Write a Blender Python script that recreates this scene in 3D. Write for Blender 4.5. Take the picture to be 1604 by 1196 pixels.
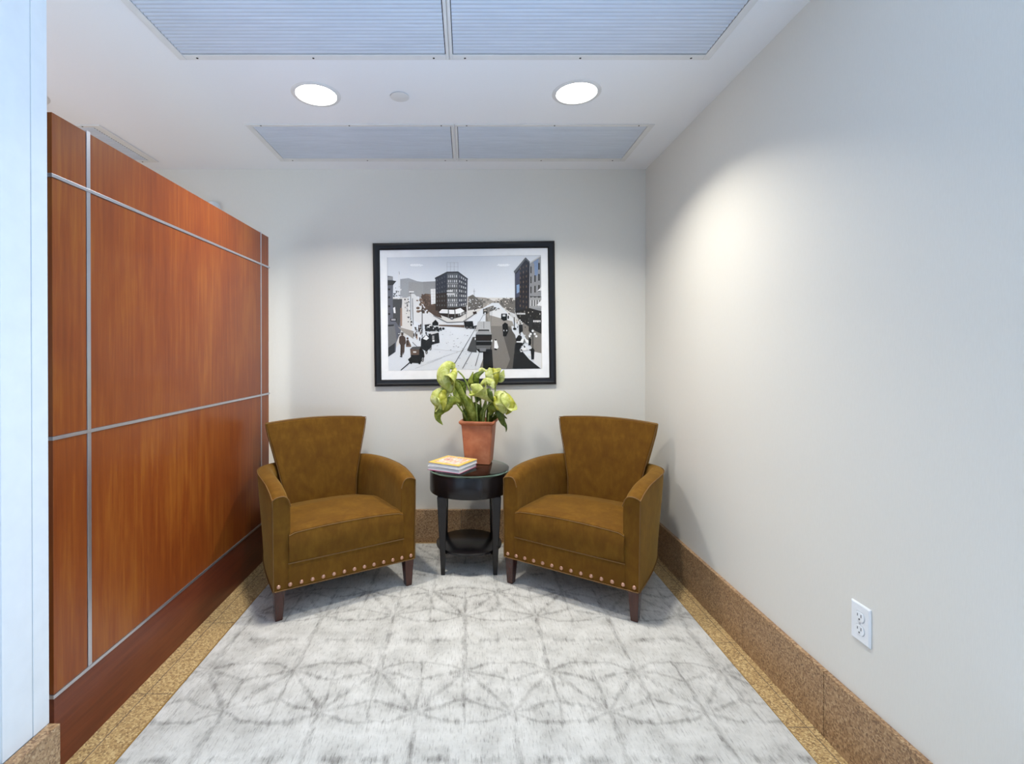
import bpy, bmesh, math, random
from mathutils import Vector, Matrix, noise as mnoise

random.seed(7)
for o in list(bpy.data.objects):
    bpy.data.objects.remove(o)
scene = bpy.context.scene
COL = scene.collection

# ------------------------------------------------------------------ camera
CAMZ = 1.247
FPX = 765.0
PITCH = math.radians(0.25)
cam_d = bpy.data.cameras.new('camera')
cam = bpy.data.objects.new('camera', cam_d)
COL.objects.link(cam)
cam.location = (0, 0, CAMZ)
cam.rotation_euler = (math.radians(90) - PITCH, 0, 0)
cam_d.sensor_width = 36.0
cam_d.lens = FPX / 1604 * 36.0
cam_d.shift_x = (802 - 732) / 1604
cam_d.shift_y = -(598 - (551 + FPX * math.tan(PITCH))) / 1604
cam_d.clip_start = 0.05
scene.camera = cam

# ------------------------------------------------------------------ view, world
scene.view_settings.view_transform = 'Standard'
scene.view_settings.look = 'None'
scene.view_settings.exposure = 0.0
scene.view_settings.gamma = 1.0
scene.view_settings.use_curve_mapping = False
world = bpy.data.worlds.new('world')
scene.world = world
world.use_nodes = True
wbg = world.node_tree.nodes['Background']
wbg.inputs[0].default_value = (0.62, 0.80, 1.0, 1)
wbg.inputs[1].default_value = 0.7

CEIL = 2.447
BACKY = 3.215
RIGHTX = 1.172
REARY = -2.6
FARX = -3.2
BASEH = 0.213

# daylight entering through the tall glazed opening in the right wall behind the camera
def area_light(name, loc, rot, sx, sy, power, color, spread=180):
    d = bpy.data.lights.new(name, 'AREA')
    d.shape = 'RECTANGLE'; d.size = sx; d.size_y = sy
    d.energy = power; d.color = color; d.spread = math.radians(spread)
    o = bpy.data.objects.new(name, d); COL.objects.link(o)
    o.location = loc; o.rotation_euler = rot
    return o
WIN_Y0, WIN_Y1, WIN_Z0, WIN_Z1 = -1.2, 0.95, 0.12, 2.25
area_light('window_daylight', (RIGHTX + 0.25, (WIN_Y0 + WIN_Y1) / 2, 1.25),
           (0, math.radians(90), 0), 2.1, WIN_Y1 - WIN_Y0, 30, (0.40, 0.68, 1.0), 130)
# daylight thrown upwards from the bright pavement outside the same opening
area_light('ground_bounce_daylight', (RIGHTX + 0.22, (WIN_Y0 + WIN_Y1) / 2, 0.5),
           (0, math.radians(90 + 50), 0), 0.9, WIN_Y1 - WIN_Y0, 56, (0.42, 0.63, 1.0), 140)
# added fill light brightening the side room behind the divider
area_light('side_room_fill', (FARX - 0.45, 1.0, 1.15), (0, math.radians(-90 - 28), 0), 1.5, 2.0, 40, (0.93, 0.95, 1.0))

LAMP_W = 14.8
LAMPS = [(-0.705, 2.284, 1.0), (0.506, 2.268, 1.0), (-0.70, -0.33, 0.25), (0.50, -0.33, 0.25), (-2.08, 2.27, 0.9)]
LAMP_COL = (1.0, 0.96, 0.875)

# ------------------------------------------------------------------ node helpers
def newmat(name):
    m = bpy.data.materials.new(name)
    m.use_nodes = True
    nt = m.node_tree
    b = nt.nodes['Principled BSDF']
    return m, nt, b

def N(nt, typ, **kw):
    n = nt.nodes.new(typ)
    for k, v in kw.items():
        setattr(n, k, v)
    return n

def L(nt, a, b):
    nt.links.new(a, b)

def val(nt, sock, v):
    if hasattr(v, 'is_output') or isinstance(v, bpy.types.NodeSocket):
        nt.links.new(v, sock)
    else:
        sock.default_value = v

def math_(nt, op, a, b=None, c=None, clamp=False):
    n = N(nt, 'ShaderNodeMath', operation=op, use_clamp=clamp)
    val(nt, n.inputs[0], a)
    if b is not None: val(nt, n.inputs[1], b)
    if c is not None: val(nt, n.inputs[2], c)
    return n.outputs[0]

def vmath(nt, op, a, b=None, out=0):
    n = N(nt, 'ShaderNodeVectorMath', operation=op)
    val(nt, n.inputs[0], a)
    if b is not None: val(nt, n.inputs[1], b)
    return n.outputs[out]

def objco(nt, scale=(1, 1, 1)):
    tc = N(nt, 'ShaderNodeTexCoord')
    mp = N(nt, 'ShaderNodeMapping')
    mp.inputs['Scale'].default_value = scale
    L(nt, tc.outputs['Object'], mp.inputs[0])
    return mp.outputs[0]

def noise_(nt, co, scale=5, detail=4, rough=0.5, dist=0.0):
    n = N(nt, 'ShaderNodeTexNoise')
    L(nt, co, n.inputs['Vector'])
    n.inputs['Scale'].default_value = scale
    n.inputs['Detail'].default_value = detail
    n.inputs['Roughness'].default_value = rough
    n.inputs['Distortion'].default_value = dist
    return n.outputs['Fac']

def ramp(nt, fac, stops):
    n = N(nt, 'ShaderNodeValToRGB')
    cr = n.color_ramp
    while len(cr.elements) > 1:
        cr.elements.remove(cr.elements[-1])
    cr.elements[0].position = stops[0][0]
    c = stops[0][1]; cr.elements[0].color = (*c, 1) if len(c) == 3 else c
    for p, c in stops[1:]:
        e = cr.elements.new(p); e.color = (*c, 1) if len(c) == 3 else c
    L(nt, fac, n.inputs[0])
    return n.outputs[0]

def mix(nt, fac, a, b, blend='MIX'):
    n = N(nt, 'ShaderNodeMix', data_type='RGBA', blend_type=blend)
    val(nt, n.inputs['Factor'], fac)
    for s, v in ((n.inputs[6], a), (n.inputs[7], b)):
        if isinstance(v, bpy.types.NodeSocket): nt.links.new(v, s)
        else: s.default_value = (*v, 1) if len(v) == 3 else v
    return n.outputs[2]

def bump(nt, bsdf, height, strength=0.3, dist=0.002):
    n = N(nt, 'ShaderNodeBump')
    n.inputs['Strength'].default_value = strength
    n.inputs['Distance'].default_value = dist
    L(nt, height, n.inputs['Height'])
    L(nt, n.outputs[0], bsdf.inputs['Normal'])

def simple(name, col, rough=0.5, metal=0.0, spec=0.5, coat=0.0, emis=None, estr=0):
    m, nt, b = newmat(name)
    co = objco(nt)
    nz = noise_(nt, co, 18, 3)
    c = mix(nt, nz, tuple(x * 0.93 for x in col), tuple(min(1, x * 1.05) for x in col))
    L(nt, c, b.inputs['Base Color'])
    b.inputs['Roughness'].default_value = rough
    b.inputs['Metallic'].default_value = metal
    b.inputs['Specular IOR Level'].default_value = spec
    b.inputs['Coat Weight'].default_value = coat
    if emis:
        b.inputs['Emission Color'].default_value = (*emis, 1)
        b.inputs['Emission Strength'].default_value = estr
    return m

# ------------------------------------------------------------------ materials
def mat_wall():
    m, nt, b = newmat('painted_wall_vinyl')
    co = objco(nt, (1, 1, 0.12))
    f = noise_(nt, co, 420, 2, 0.6)
    g = noise_(nt, objco(nt), 1.3, 2)
    c = mix(nt, f, (0.735, 0.71, 0.645), (0.795, 0.77, 0.705))
    c = mix(nt, g, c, mix(nt, 0.5, c, (0.765, 0.745, 0.69)))
    L(nt, c, b.inputs['Base Color'])
    b.inputs['Roughness'].default_value = 0.62
    b.inputs['Specular IOR Level'].default_value = 0.3
    bump(nt, b, f, 0.12, 0.001)
    return m

def mat_ceiling():
    m, nt, b = newmat('ceiling_paint')
    f = noise_(nt, objco(nt), 260, 3, 0.6)
    L(nt, mix(nt, f, (0.84, 0.85, 0.87), (0.89, 0.90, 0.92)), b.inputs['Base Color'])
    b.inputs['Roughness'].default_value = 0.8
    bump(nt, b, f, 0.08, 0.001)
    return m

def mat_stone(name='speckled_granite', gain=(1, 1, 1)):
    m, nt, b = newmat(name)
    co = objco(nt)
    v = N(nt, 'ShaderNodeTexVoronoi'); v.inputs['Scale'].default_value = 190
    L(nt, co, v.inputs['Vector'])
    sep = N(nt, 'ShaderNodeSeparateColor'); L(nt, v.outputs['Color'], sep.inputs[0])
    f2 = noise_(nt, co, 130, 3, 0.7)
    f = math_(nt, 'MULTIPLY_ADD', sep.outputs[0], 0.6, math_(nt, 'MULTIPLY', f2, 0.4))
    c = ramp(nt, f, [(0.0, (0.055, 0.035, 0.022)), (0.22, (0.17, 0.09, 0.045)), (0.42, (0.33, 0.19, 0.09)),
                     (0.62, (0.42, 0.26, 0.13)), (0.8, (0.55, 0.38, 0.21)), (1.0, (0.68, 0.53, 0.36))])
    big = noise_(nt, co, 4, 2)
    c = mix(nt, math_(nt, 'MULTIPLY', big, 0.30), c, (0.36, 0.22, 0.11))
    c = mix(nt, 1.0, c, gain, 'MULTIPLY')
    L(nt, c, b.inputs['Base Color'])
    b.inputs['Roughness'].default_value = 0.38
    b.inputs['Specular IOR Level'].default_value = 0.45
    return m

def mat_carpet():
    m, nt, b = newmat('distressed_lattice_carpet')
    co = objco(nt)
    # gentle wobble so the woven lines are not ruler straight
    nd = N(nt, 'ShaderNodeTexNoise'); nd.inputs['Scale'].default_value = 14; nd.inputs['Detail'].default_value = 3
    L(nt, co, nd.inputs['Vector'])
    wob = vmath(nt, 'SUBTRACT', nd.outputs['Color'], (0.5, 0.5, 0.5))
    wob = vmath(nt, 'MULTIPLY', wob, (0.022, 0.040, 0))
    p = vmath(nt, 'ADD', co, wob)
    s = N(nt, 'ShaderNodeSeparateXYZ'); L(nt, p, s.inputs[0])
    H, V = 0.1665, 0.62
    u = math_(nt, 'PINGPONG', math_(nt, 'ADD', s.outputs[0], 0.01 + 20 * 2 * H), H)
    v = math_(nt, 'PINGPONG', math_(nt, 'ADD', s.outputs[1], -2.10 + 10 * 2 * V), V)
    cb = N(nt, 'ShaderNodeCombineXYZ'); L(nt, u, cb.inputs[0]); L(nt, v, cb.inputs[1])
    q = cb.outputs[0]
    segs = [((0, 0), (0, .2), 1.0), ((H, .42), (H, V), 1.0), ((0, .2), (H, .42), 1.0),
            ((0, .2), (H * .55, .155), .8), ((H * .55, .155), (H, .15), .8),
            ((0, .2), (H * .5, .225), 1.0), ((H * .5, .225), (H, .26), .9),
            ((H, .42), (H * .5, .465), .8), ((H * .5, .465), (0, .47), .8),
            ((H, .42), (H * .5, .395), 1.0), ((H * .5, .395), (0, .36), .9),
            ((0, .2), (0, .36), .8), ((H, .42), (H, .26), .8), ((0, .36), (0, .47), .5), ((H, .15), (H, .26), .5),
            ((H * .45, 0.0), (H * .8, 0.0), 1.3), ((H * .2, V), (H * .6, V), 1.3)]
    dmin = None
    for a, bb, w in segs:
        ax, ay = a; dx, dy = bb[0] - ax, bb[1] - ay
        l2 = dx * dx + dy * dy
        pa = vmath(nt, 'SUBTRACT', q, (ax, ay, 0))
        t = math_(nt, 'MULTIPLY', vmath(nt, 'DOT_PRODUCT', pa, (dx, dy, 0), out=1), 1 / l2, clamp=True)
        sc = N(nt, 'ShaderNodeVectorMath', operation='SCALE')
        sc.inputs[0].default_value = (dx, dy, 0); L(nt, t, sc.inputs['Scale'])
        d = vmath(nt, 'DISTANCE', pa, sc.outputs[0], out=1)
        if w != 1.0:
            d = math_(nt, 'DIVIDE', d, w)
        dmin = d if dmin is None else math_(nt, 'MINIMUM', dmin, d)
    # yarn streaks along Y
    st = noise_(nt, objco(nt, (1, 0.16, 1)), 170, 3, 0.6)
    st2 = noise_(nt, objco(nt, (1, 0.22, 1)), 60, 4, 0.7)
    blot = noise_(nt, co, 9, 5, 0.65)
    width = math_(nt, 'MULTIPLY_ADD', st2, 0.030, -0.003)
    line = math_(nt, 'SUBTRACT', 1.0, math_(nt, 'DIVIDE', dmin, width), clamp=True)
    line = math_(nt, 'MULTIPLY', math_(nt, 'SQRT', line), math_(nt, 'MULTIPLY_ADD', blot, 2.6, -0.65, clamp=True))
    halo = math_(nt, 'SUBTRACT', 1.0, math_(nt, 'DIVIDE', dmin, 0.035), clamp=True)
    halo = math_(nt, 'MULTIPLY', halo, math_(nt, 'MULTIPLY', math_(nt, 'SUBTRACT', st2, 0.50, clamp=True), 9.0, clamp=True))
    stk = math_(nt, 'MULTIPLY', math_(nt, 'SUBTRACT', st, 0.53, clamp=True), 6.0, clamp=True)
    patch = math_(nt, 'MULTIPLY', math_(nt, 'SUBTRACT', blot, 0.50, clamp=True), 3.0, clamp=True)
    base = ramp(nt, blot, [(0.30, (0.68, 0.67, 0.635)), (0.5, (0.58, 0.57, 0.535)), (0.70, (0.45, 0.44, 0.41))])
    dark = math_(nt, 'MULTIPLY', stk, math_(nt, 'MULTIPLY_ADD', patch, 0.60, 0.40))
    dark = math_(nt, 'ADD', dark, math_(nt, 'MULTIPLY', line, 0.46))
    dark = math_(nt, 'ADD', dark, math_(nt, 'MULTIPLY', halo, 0.34), clamp=True)
    c = mix(nt, dark, base, (0.19, 0.18, 0.165))
    L(nt, c, b.inputs['Base Color'])
    b.inputs['Roughness'].default_value = 0.95
    b.inputs['Specular IOR Level'].default_value = 0.1
    b.inputs['Sheen Weight'].default_value = 0.15
    fine = noise_(nt, co, 500, 2)
    bump(nt, b, math_(nt, 'ADD', fine, math_(nt, 'MULTIPLY', st, 0.8)), 0.5, 0.002)
    return m

def mat_wood(name, c0, c1, c2, axis='Z', rough=0.36, coat=0.14):
    m, nt, b = newmat(name)
    sc = {'Z': (1, 1, 0.05), 'Y': (1, 0.05, 1), 'X': (0.05, 1, 1)}[axis]
    co = objco(nt, sc)
    g = noise_(nt, co, 55, 5, 0.6, 0.4)
    big = noise_(nt, objco(nt, tuple(0.4 if x < 1 else 1 for x in sc)), 5, 3, 0.5, 0.6)
    pore = noise_(nt, objco(nt, tuple(0.03 if x < 1 else 1 for x in sc)), 420, 2, 0.5)
    f = math_(nt, 'ADD', math_(nt, 'MULTIPLY', g, 0.55), math_(nt, 'MULTIPLY', big, 0.45))
    c = ramp(nt, f, [(0.30, c0), (0.5, c1), (0.70, c2)])
    c = mix(nt, math_(nt, 'MULTIPLY', math_(nt, 'SUBTRACT', pore, 0.5, clamp=True), 1.4), c, c0)
    L(nt, c, b.inputs['Base Color'])
    b.inputs['Roughness'].default_value = rough
    b.inputs['Coat Weight'].default_value = coat
    b.inputs['Specular IOR Level'].default_value = 0.38
    b.inputs['Coat Roughness'].default_value = 0.15
    return m

def mat_velvet():
    m, nt, b = newmat('gold_brown_velvet')
    co = objco(nt)
    n1 = noise_(nt, co, 9, 4, 0.6, 0.5)
    n2 = noise_(nt, objco(nt, (1, 1, 0.35)), 40, 3, 0.6)
    n3 = noise_(nt, co, 600, 2, 0.5)
    f = math_(nt, 'ADD', math_(nt, 'MULTIPLY', n1, 0.6), math_(nt, 'MULTIPLY', n2, 0.4))
    c = ramp(nt, f, [(0.34, (0.120, 0.051, 0.008)), (0.5, (0.150, 0.067, 0.009)), (0.66, (0.200, 0.096, 0.013))])
    c = mix(nt, math_(nt, 'MULTIPLY', n3, 0.35), c, (0.09, 0.038, 0.007))
    L(nt, c, b.inputs['Base Color'])
    b.inputs['Roughness'].default_value = 0.75
    b.inputs['Specular IOR Level'].default_value = 0.08
    b.inputs['Sheen Weight'].default_value = 0.38
    b.inputs['Sheen Roughness'].default_value = 0.35
    b.inputs['Sheen Tint'].default_value = (1.0, 0.68, 0.22, 1)
    bump(nt, b, math_(nt, 'ADD', n3, n2), 0.25, 0.001)
    return m

def mat_terracotta():
    m, nt, b = newmat('terracotta')
    co = objco(nt)
    n = noise_(nt, co, 14, 4, 0.6)
    c = ramp(nt, n, [(0.3, (0.36, 0.105, 0.045)), (0.55, (0.46, 0.15, 0.065)), (0.75, (0.54, 0.21, 0.10))])
    L(nt, c, b.inputs['Base Color'])
    b.inputs['Roughness'].default_value = 0.55
    bump(nt, b, noise_(nt, co, 180, 3), 0.15, 0.001)
    return m

def mat_leaf(name, a, bcol, c, trans=0.25):
    m, nt, b = newmat(name)
    co = objco(nt)
    n = noise_(nt, co, 30, 3, 0.6, 0.6)
    cc = ramp(nt, n, [(0.32, a), (0.52, bcol), (0.7, c)])
    L(nt, cc, b.inputs['Base Color'])
    b.inputs['Roughness'].default_value = 0.42
    b.inputs['Specular IOR Level'].default_value = 0.4
    tr = N(nt, 'ShaderNodeBsdfTranslucent'); L(nt, cc, tr.inputs[0])
    mx = N(nt, 'ShaderNodeMixShader'); mx.inputs[0].default_value = trans
    out = nt.nodes['Material Output']
    L(nt, b.outputs[0], mx.inputs[1]); L(nt, tr.outputs[0], mx.inputs[2]); L(nt, mx.outputs[0], out.inputs[0])
    bump(nt, b, noise_(nt, objco(nt, (1, 1, 0.3)), 120, 3), 0.3, 0.002)
    return m

def mat_thin_glass():
    m, nt, b = newmat('picture_glass')
    nt.nodes.remove(b)
    t = N(nt, 'ShaderNodeBsdfTransparent')
    g = N(nt, 'ShaderNodeBsdfGlossy'); g.inputs['Roughness'].default_value = 0.0
    lw = N(nt, 'ShaderNodeLayerWeight'); lw.inputs['Blend'].default_value = 0.5
    f5 = math_(nt, 'MULTIPLY_ADD', math_(nt, 'POWER', lw.outputs['Facing'], 5.0), 0.35, 0.022)
    mx = N(nt, 'ShaderNodeMixShader')
    L(nt, f5, mx.inputs[0]); L(nt, t.outputs[0], mx.inputs[1]); L(nt, g.outputs[0], mx.inputs[2])
    L(nt, mx.outputs[0], nt.nodes['Material Output'].inputs[0])
    return m

def mat_table_glass():
    m, nt, b = newmat('green_tinted_glass')
    b.inputs['Base Color'].default_value = (0.50, 0.82, 0.72, 1)
    b.inputs['Roughness'].default_value = 0.0
    b.inputs['IOR'].default_value = 1.52
    b.inputs['Transmission Weight'].default_value = 1.0
    return m

def mat_attr(name, rough=0.6):
    m, nt, b = newmat(name)
    a = N(nt, 'ShaderNodeVertexColor'); a.layer_name = 'Col'
    n = noise_(nt, objco(nt), 160, 4, 0.7)
    c = mix(nt, 0.30, a.outputs[0], mix(nt, n, (0.2, 0.2, 0.2), (0.8, 0.8, 0.8)), 'OVERLAY')
    L(nt, c, b.inputs['Base Color'])
    b.inputs['Roughness'].default_value = rough
    b.inputs['Specular IOR Level'].default_value = 0.2
    return m

def mat_fluted():
    m, nt, b = newmat('brushed_aluminium_grille')
    co = objco(nt, (0.05, 1, 1))
    n = noise_(nt, co, 90, 4, 0.65)
    n2 = noise_(nt, objco(nt, (0.4, 1, 1)), 6, 4, 0.6)
    c = ramp(nt, n, [(0.3, (0.56, 0.62, 0.70)), (0.7, (0.68, 0.74, 0.83))])
    c = mix(nt, math_(nt, 'MULTIPLY', n2, 0.5), c, (0.50, 0.52, 0.57))
    L(nt, c, b.inputs['Base Color'])
    b.inputs['Metallic'].default_value = 0.05
    b.inputs['Roughness'].default_value = 0.42
    return m

M_WALL = mat_wall(); M_CEIL = mat_ceiling(); M_STONE = mat_stone(gain=(0.98, 0.98, 1.0)); M_FLOORSTONE = mat_stone('floor_border_granite', (1.33, 1.50, 1.38)); M_CARPET = mat_carpet()
M_PAINT = simple('satin_white_paint', (0.74, 0.735, 0.72), 0.45)
M_CHERRY = mat_wood('cherry_veneer', (0.17, 0.031, 0.006), (0.24, 0.053, 0.008), (0.34, 0.104, 0.014), 'Z')
M_CHERRY_H = mat_wood('cherry_veneer_horizontal', (0.085, 0.016, 0.007), (0.15, 0.030, 0.011), (0.20, 0.046, 0.015), 'Y')
M_DARKEDGE = mat_wood('dark_cherry_edge', (0.030, 0.008, 0.006), (0.045, 0.012, 0.008), (0.06, 0.017, 0.010), 'Z')
M_STEEL = simple('satin_aluminium', (0.62, 0.63, 0.68), 0.30, 0.9)
M_VELVET = mat_velvet()
M_PIPING = simple('velvet_piping', (0.16, 0.075, 0.012), 0.7)
M_MAHOG = mat_wood('mahogany_leg', (0.022, 0.005, 0.004), (0.045, 0.009, 0.006), (0.065, 0.015, 0.008), 'Z', 0.22, 0.5)
M_NAIL = simple('copper_nail_head', (0.60, 0.34, 0.24), 0.35, 0.75)
M_ESPRESSO = mat_wood('espresso_wood', (0.006, 0.005, 0.006), (0.010, 0.008, 0.009), (0.016, 0.013, 0.013), 'Z', 0.27, 0.10)
M_TGLASS = mat_table_glass(); M_PGLASS = mat_thin_glass()
M_TERRA = mat_terracotta()
M_SOIL = simple('potting_soil', (0.035, 0.022, 0.014), 0.95)
M_BLOOM = mat_leaf('lime_spathe', (0.42, 0.47, 0.07), (0.60, 0.64, 0.19), (0.76, 0.78, 0.40), 0.22)
M_BLOOM_Y = mat_leaf('yellow_green_spathe', (0.36, 0.36, 0.02), (0.52, 0.52, 0.07), (0.66, 0.64, 0.20), 0.22)
M_LEAF = mat_leaf('green_leaf', (0.12, 0.16, 0.015), (0.26, 0.31, 0.04), (0.44, 0.47, 0.10), 0.2)
M_LEAFD = mat_leaf('dark_green_leaf', (0.05, 0.08, 0.009), (0.10, 0.145, 0.016), (0.20, 0.26, 0.03), 0.15)
M_STEM = mat_leaf('pale_green_stem', (0.15, 0.22, 0.03), (0.27, 0.34, 0.07), (0.42, 0.47, 0.14), 0.05)
M_BLACKFRAME = simple('black_lacquer_frame', (0.008, 0.008, 0.010), 0.38, 0.0, 0.35, 0.0)
M_MATBOARD = simple('white_mat_board', (0.95, 0.95, 0.95), 0.9, 0, 0.1)
M_PRINT = mat_attr('sepia_street_print')
M_COVER = mat_attr('printed_book_cover', 0.35)
M_PAGES = simple('white_page_block', (0.82, 0.82, 0.83), 0.7)
M_WHITECOVER = simple('white_book_cover', (0.84, 0.83, 0.85), 0.35)
M_MAGENTA = simple('pink_book_cover', (0.52, 0.12, 0.22), 0.4)
M_FLUTED = mat_fluted()
M_VENTFRAME = simple('vent_frame_paint', (0.76, 0.76, 0.75), 0.45)
M_SCREW = simple('dark_screw_head', (0.04, 0.035, 0.03), 0.5, 0.6)
M_DARK = simple('dark_gap', (0.02, 0.02, 0.02), 0.9)
M_PLASTIC = simple('white_plastic', (0.86, 0.88, 0.90), 0.3)
M_SLOT = simple('outlet_slot', (0.03, 0.03, 0.035), 0.6)
M_LENS = simple('lit_lamp_lens', (1, 1, 1), 0.5, 0, 0.2, 0, (1.0, 0.97, 0.92), 9)
M_OUTSIDE = simple('window_frame_metal', (0.35, 0.36, 0.38), 0.4, 0.6)

# ------------------------------------------------------------------ mesh helpers
def newobj(name, bm, mat, parent=None, smooth=None, bevel=0, loc=None, subsurf=0, solid=0, bseg=2):
    me = bpy.data.meshes.new(name)
    bmesh.ops.recalc_face_normals(bm, faces=bm.faces) if not solid else None
    bm.to_mesh(me); bm.free()
    mats = mat if isinstance(mat, (list, tuple)) else [mat]
    for mm in mats: me.materials.append(mm)
    o = bpy.data.objects.new(name, me)
    COL.objects.link(o)
    if smooth is not None:
        for p in me.polygons: p.use_smooth = True
        if smooth < 179: me.set_sharp_from_angle(angle=math.radians(smooth))
    if parent is not None: o.parent = parent
    if loc is not None: o.location = loc
    if solid:
        md = o.modifiers.new('thickness', 'SOLIDIFY'); md.thickness = solid; md.offset = 0
    if bevel:
        md = o.modifiers.new('bevel', 'BEVEL'); md.width = bevel; md.segments = bseg
        md.limit_method = 'ANGLE'; md.angle_limit = math.radians(40)
        md.harden_normals = False
    if subsurf:
        md = o.modifiers.new('subdivision', 'SUBSURF'); md.levels = subsurf; md.render_levels = subsurf
    return o

def add_box(bm, x0, x1, y0, y1, z0, z1, mat=0, M=None):
    vs = [bm.verts.new((x, y, z)) for z in (z0, z1) for y in (y0, y1) for x in (x0, x1)]
    if M is not None:
        for v in vs: v.co = M @ v.co
    for f in ((0, 1, 3, 2), (4, 6, 7, 5), (0, 4, 5, 1), (2, 3, 7, 6), (0, 2, 6, 4), (1, 5, 7, 3)):
        fc = bm.faces.new([vs[i] for i in f]); fc.material_index = mat
    return vs

def box(name, x0, x1, y0, y1, z0, z1, mat, parent=None, bevel=0, loc=None, M=None):
    bm = bmesh.new(); add_box(bm, x0, x1, y0, y1, z0, z1, 0, M)
    return newobj(name, bm, mat, parent, bevel=bevel, loc=loc)

def add_grid(bm, rows, close_u=False, close_v=False, cap0=False, cap1=False, mat=0):
    """rows: list of lists of points"""
    V = [[bm.verts.new(p) for p in r] for r in rows]
    n, m = len(V), len(V[0])
    for i in range(n if close_v else n - 1):
        for j in range(m if close_u else m - 1):
            a, b_, c, d = V[i][j], V[i][(j + 1) % m], V[(i + 1) % n][(j + 1) % m], V[(i + 1) % n][j]
            try:
                f = bm.faces.new((a, b_, c, d)); f.material_index = mat
            except ValueError:
                pass
    if cap0: bm.faces.new(V[0][::-1]).material_index = mat
    if cap1: bm.faces.new(V[-1]).material_index = mat
    return V

def add_lathe(bm, prof, n=48, c=(0, 0, 0), M=None, cap0=True, cap1=True):
    rows = []
    for r, z in prof:
        row = []
        for k in range(n):
            a = 2 * math.pi * k / n
            p = Vector((c[0] + r * math.cos(a), c[1] + r * math.sin(a), c[2] + z))
            row.append(M @ p if M is not None else p)
        rows.append(row)
    add_grid(bm, rows, close_u=True, cap0=cap0, cap1=cap1)

def catmull(pts, n=8):
    pts = [Vector(p) for p in pts]
    if len(pts) < 3:
        return [pts[0].lerp(pts[-1], i / n) for i in range(n + 1)]
    P = [pts[0] * 2 - pts[1]] + pts + [pts[-1] * 2 - pts[-2]]
    out = []
    for i in range(1, len(P) - 2):
        for k in range(n):
            t = k / n
            p0, p1, p2, p3 = P[i - 1], P[i], P[i + 1], P[i + 2]
            out.append(0.5 * ((2 * p1) + (p2 - p0) * t + (2 * p0 - 5 * p1 + 4 * p2 - p3) * t * t + (3 * p1 - p0 - 3 * p2 + p3) * t ** 3))
    out.append(pts[-1])
    return out

def interp(xs, ys, x):
    if x <= xs[0]: return ys[0]
    for i in range(1, len(xs)):
        if x <= xs[i]:
            t = (x - xs[i - 1]) / (xs[i] - xs[i - 1])
            t = t if len(xs) < 3 else t
            return ys[i - 1] + (ys[i] - ys[i - 1]) * t
    return ys[-1]

def add_tube(bm, path, radius, n=8, cap=True):
    rows = []
    up = Vector((0, 0, 1))
    for i, p in enumerate(path):
        p = Vector(p)
        a = Vector(path[max(0, i - 1)]); b_ = Vector(path[min(len(path) - 1, i + 1)])
        t = (b_ - a).normalized()
        s = t.cross(up)
        if s.length < 1e-3: s = t.cross(Vector((1, 0, 0)))
        s.normalize(); w = s.cross(t).normalized()
        r = radius(i / (len(path) - 1)) if callable(radius) else radius
        rows.append([p + (s * math.cos(2 * math.pi * k / n) + w * math.sin(2 * math.pi * k / n)) * r for k in range(n)])
    add_grid(bm, rows, close_u=True, cap0=cap, cap1=cap)

def tag(o, label=None, cat=None, group=None, kind=None):
    if label: o['label'] = label
    if cat: o['category'] = cat
    if group: o['group'] = group
    if kind: o['kind'] = kind
    return o

def empty(name, loc=(0, 0, 0), rz=0.0):
    o = bpy.data.objects.new(name, None); COL.objects.link(o)
    o.empty_display_size = 0.1
    o.location = loc; o.rotation_euler = (0, 0, rz)
    return o

def struct(o):
    o['kind'] = 'structure'; return o

def copy_tree(root, loc, rz):
    r = root.copy(); COL.objects.link(r); r.location = loc; r.rotation_euler = (0, 0, rz)
    def rec(a, b_):
        for ch in list(a.children):
            c = ch.copy(); COL.objects.link(c); c.parent = b_
            rec(ch, c)
    rec(root, r)
    return r

def U(px, py, Y):
    """point of the room seen at photo pixel (px, py) at depth Y"""
    return Vector(((px - 732) / FPX * Y, Y, CAMZ - (py - 551) / FPX * Y))

# ------------------------------------------------------------------ room shell
struct(box('floor', FARX - 0.1, RIGHTX + 0.12, REARY - 0.1, BACKY + 0.12, -0.12, 0.0, M_FLOORSTONE))
# ceiling with openings is kept plain; fittings are surface-trimmed
struct(box('ceiling', FARX - 0.1, RIGHTX + 0.12, REARY - 0.1, BACKY + 0.12, CEIL, CEIL + 0.15, M_CEIL))
struct(box('wall_back', FARX - 0.1, RIGHTX + 0.12, BACKY, BACKY + 0.12, 0, CEIL, M_WALL))
bm = bmesh.new()
add_box(bm, RIGHTX, RIGHTX + 0.12, WIN_Y1, BACKY, 0, CEIL)
add_box(bm, RIGHTX, RIGHTX + 0.12, REARY, WIN_Y0, 0, CEIL)
add_box(bm, RIGHTX, RIGHTX + 0.12, WIN_Y0, WIN_Y1, WIN_Z1, CEIL)
add_box(bm, RIGHTX, RIGHTX + 0.12, WIN_Y0, WIN_Y1, 0, WIN_Z0)
struct(newobj('wall_right', bm, M_WALL))
struct(box('wall_rear', FARX - 0.1, RIGHTX + 0.12, REARY - 0.1, REARY, 0, CEIL, M_WALL))
bm = bmesh.new()
add_box(bm, FARX - 0.1, FARX, REARY, 0.0, 0, CEIL)
add_box(bm, FARX - 0.1, FARX, 2.0, BACKY, 0, CEIL)
add_box(bm, FARX - 0.1, FARX, 0.0, 2.0, 2.25, CEIL)
add_box(bm, FARX - 0.1, FARX, 0.0, 2.0, 0, 0.4)
struct(newobj('wall_far_left', bm, M_WALL))
LWX, LWY = -1.166, 1.358
struct(box('wall_left', LWX - 0.14, LWX - 0.006, REARY, LWY, 0, CEIL, M_PAINT))
struct(box('trim_1', LWX - 0.143, LWX, 1.3085, LWY, BASEH, CEIL, M_PAINT, bevel=0.001))
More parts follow.
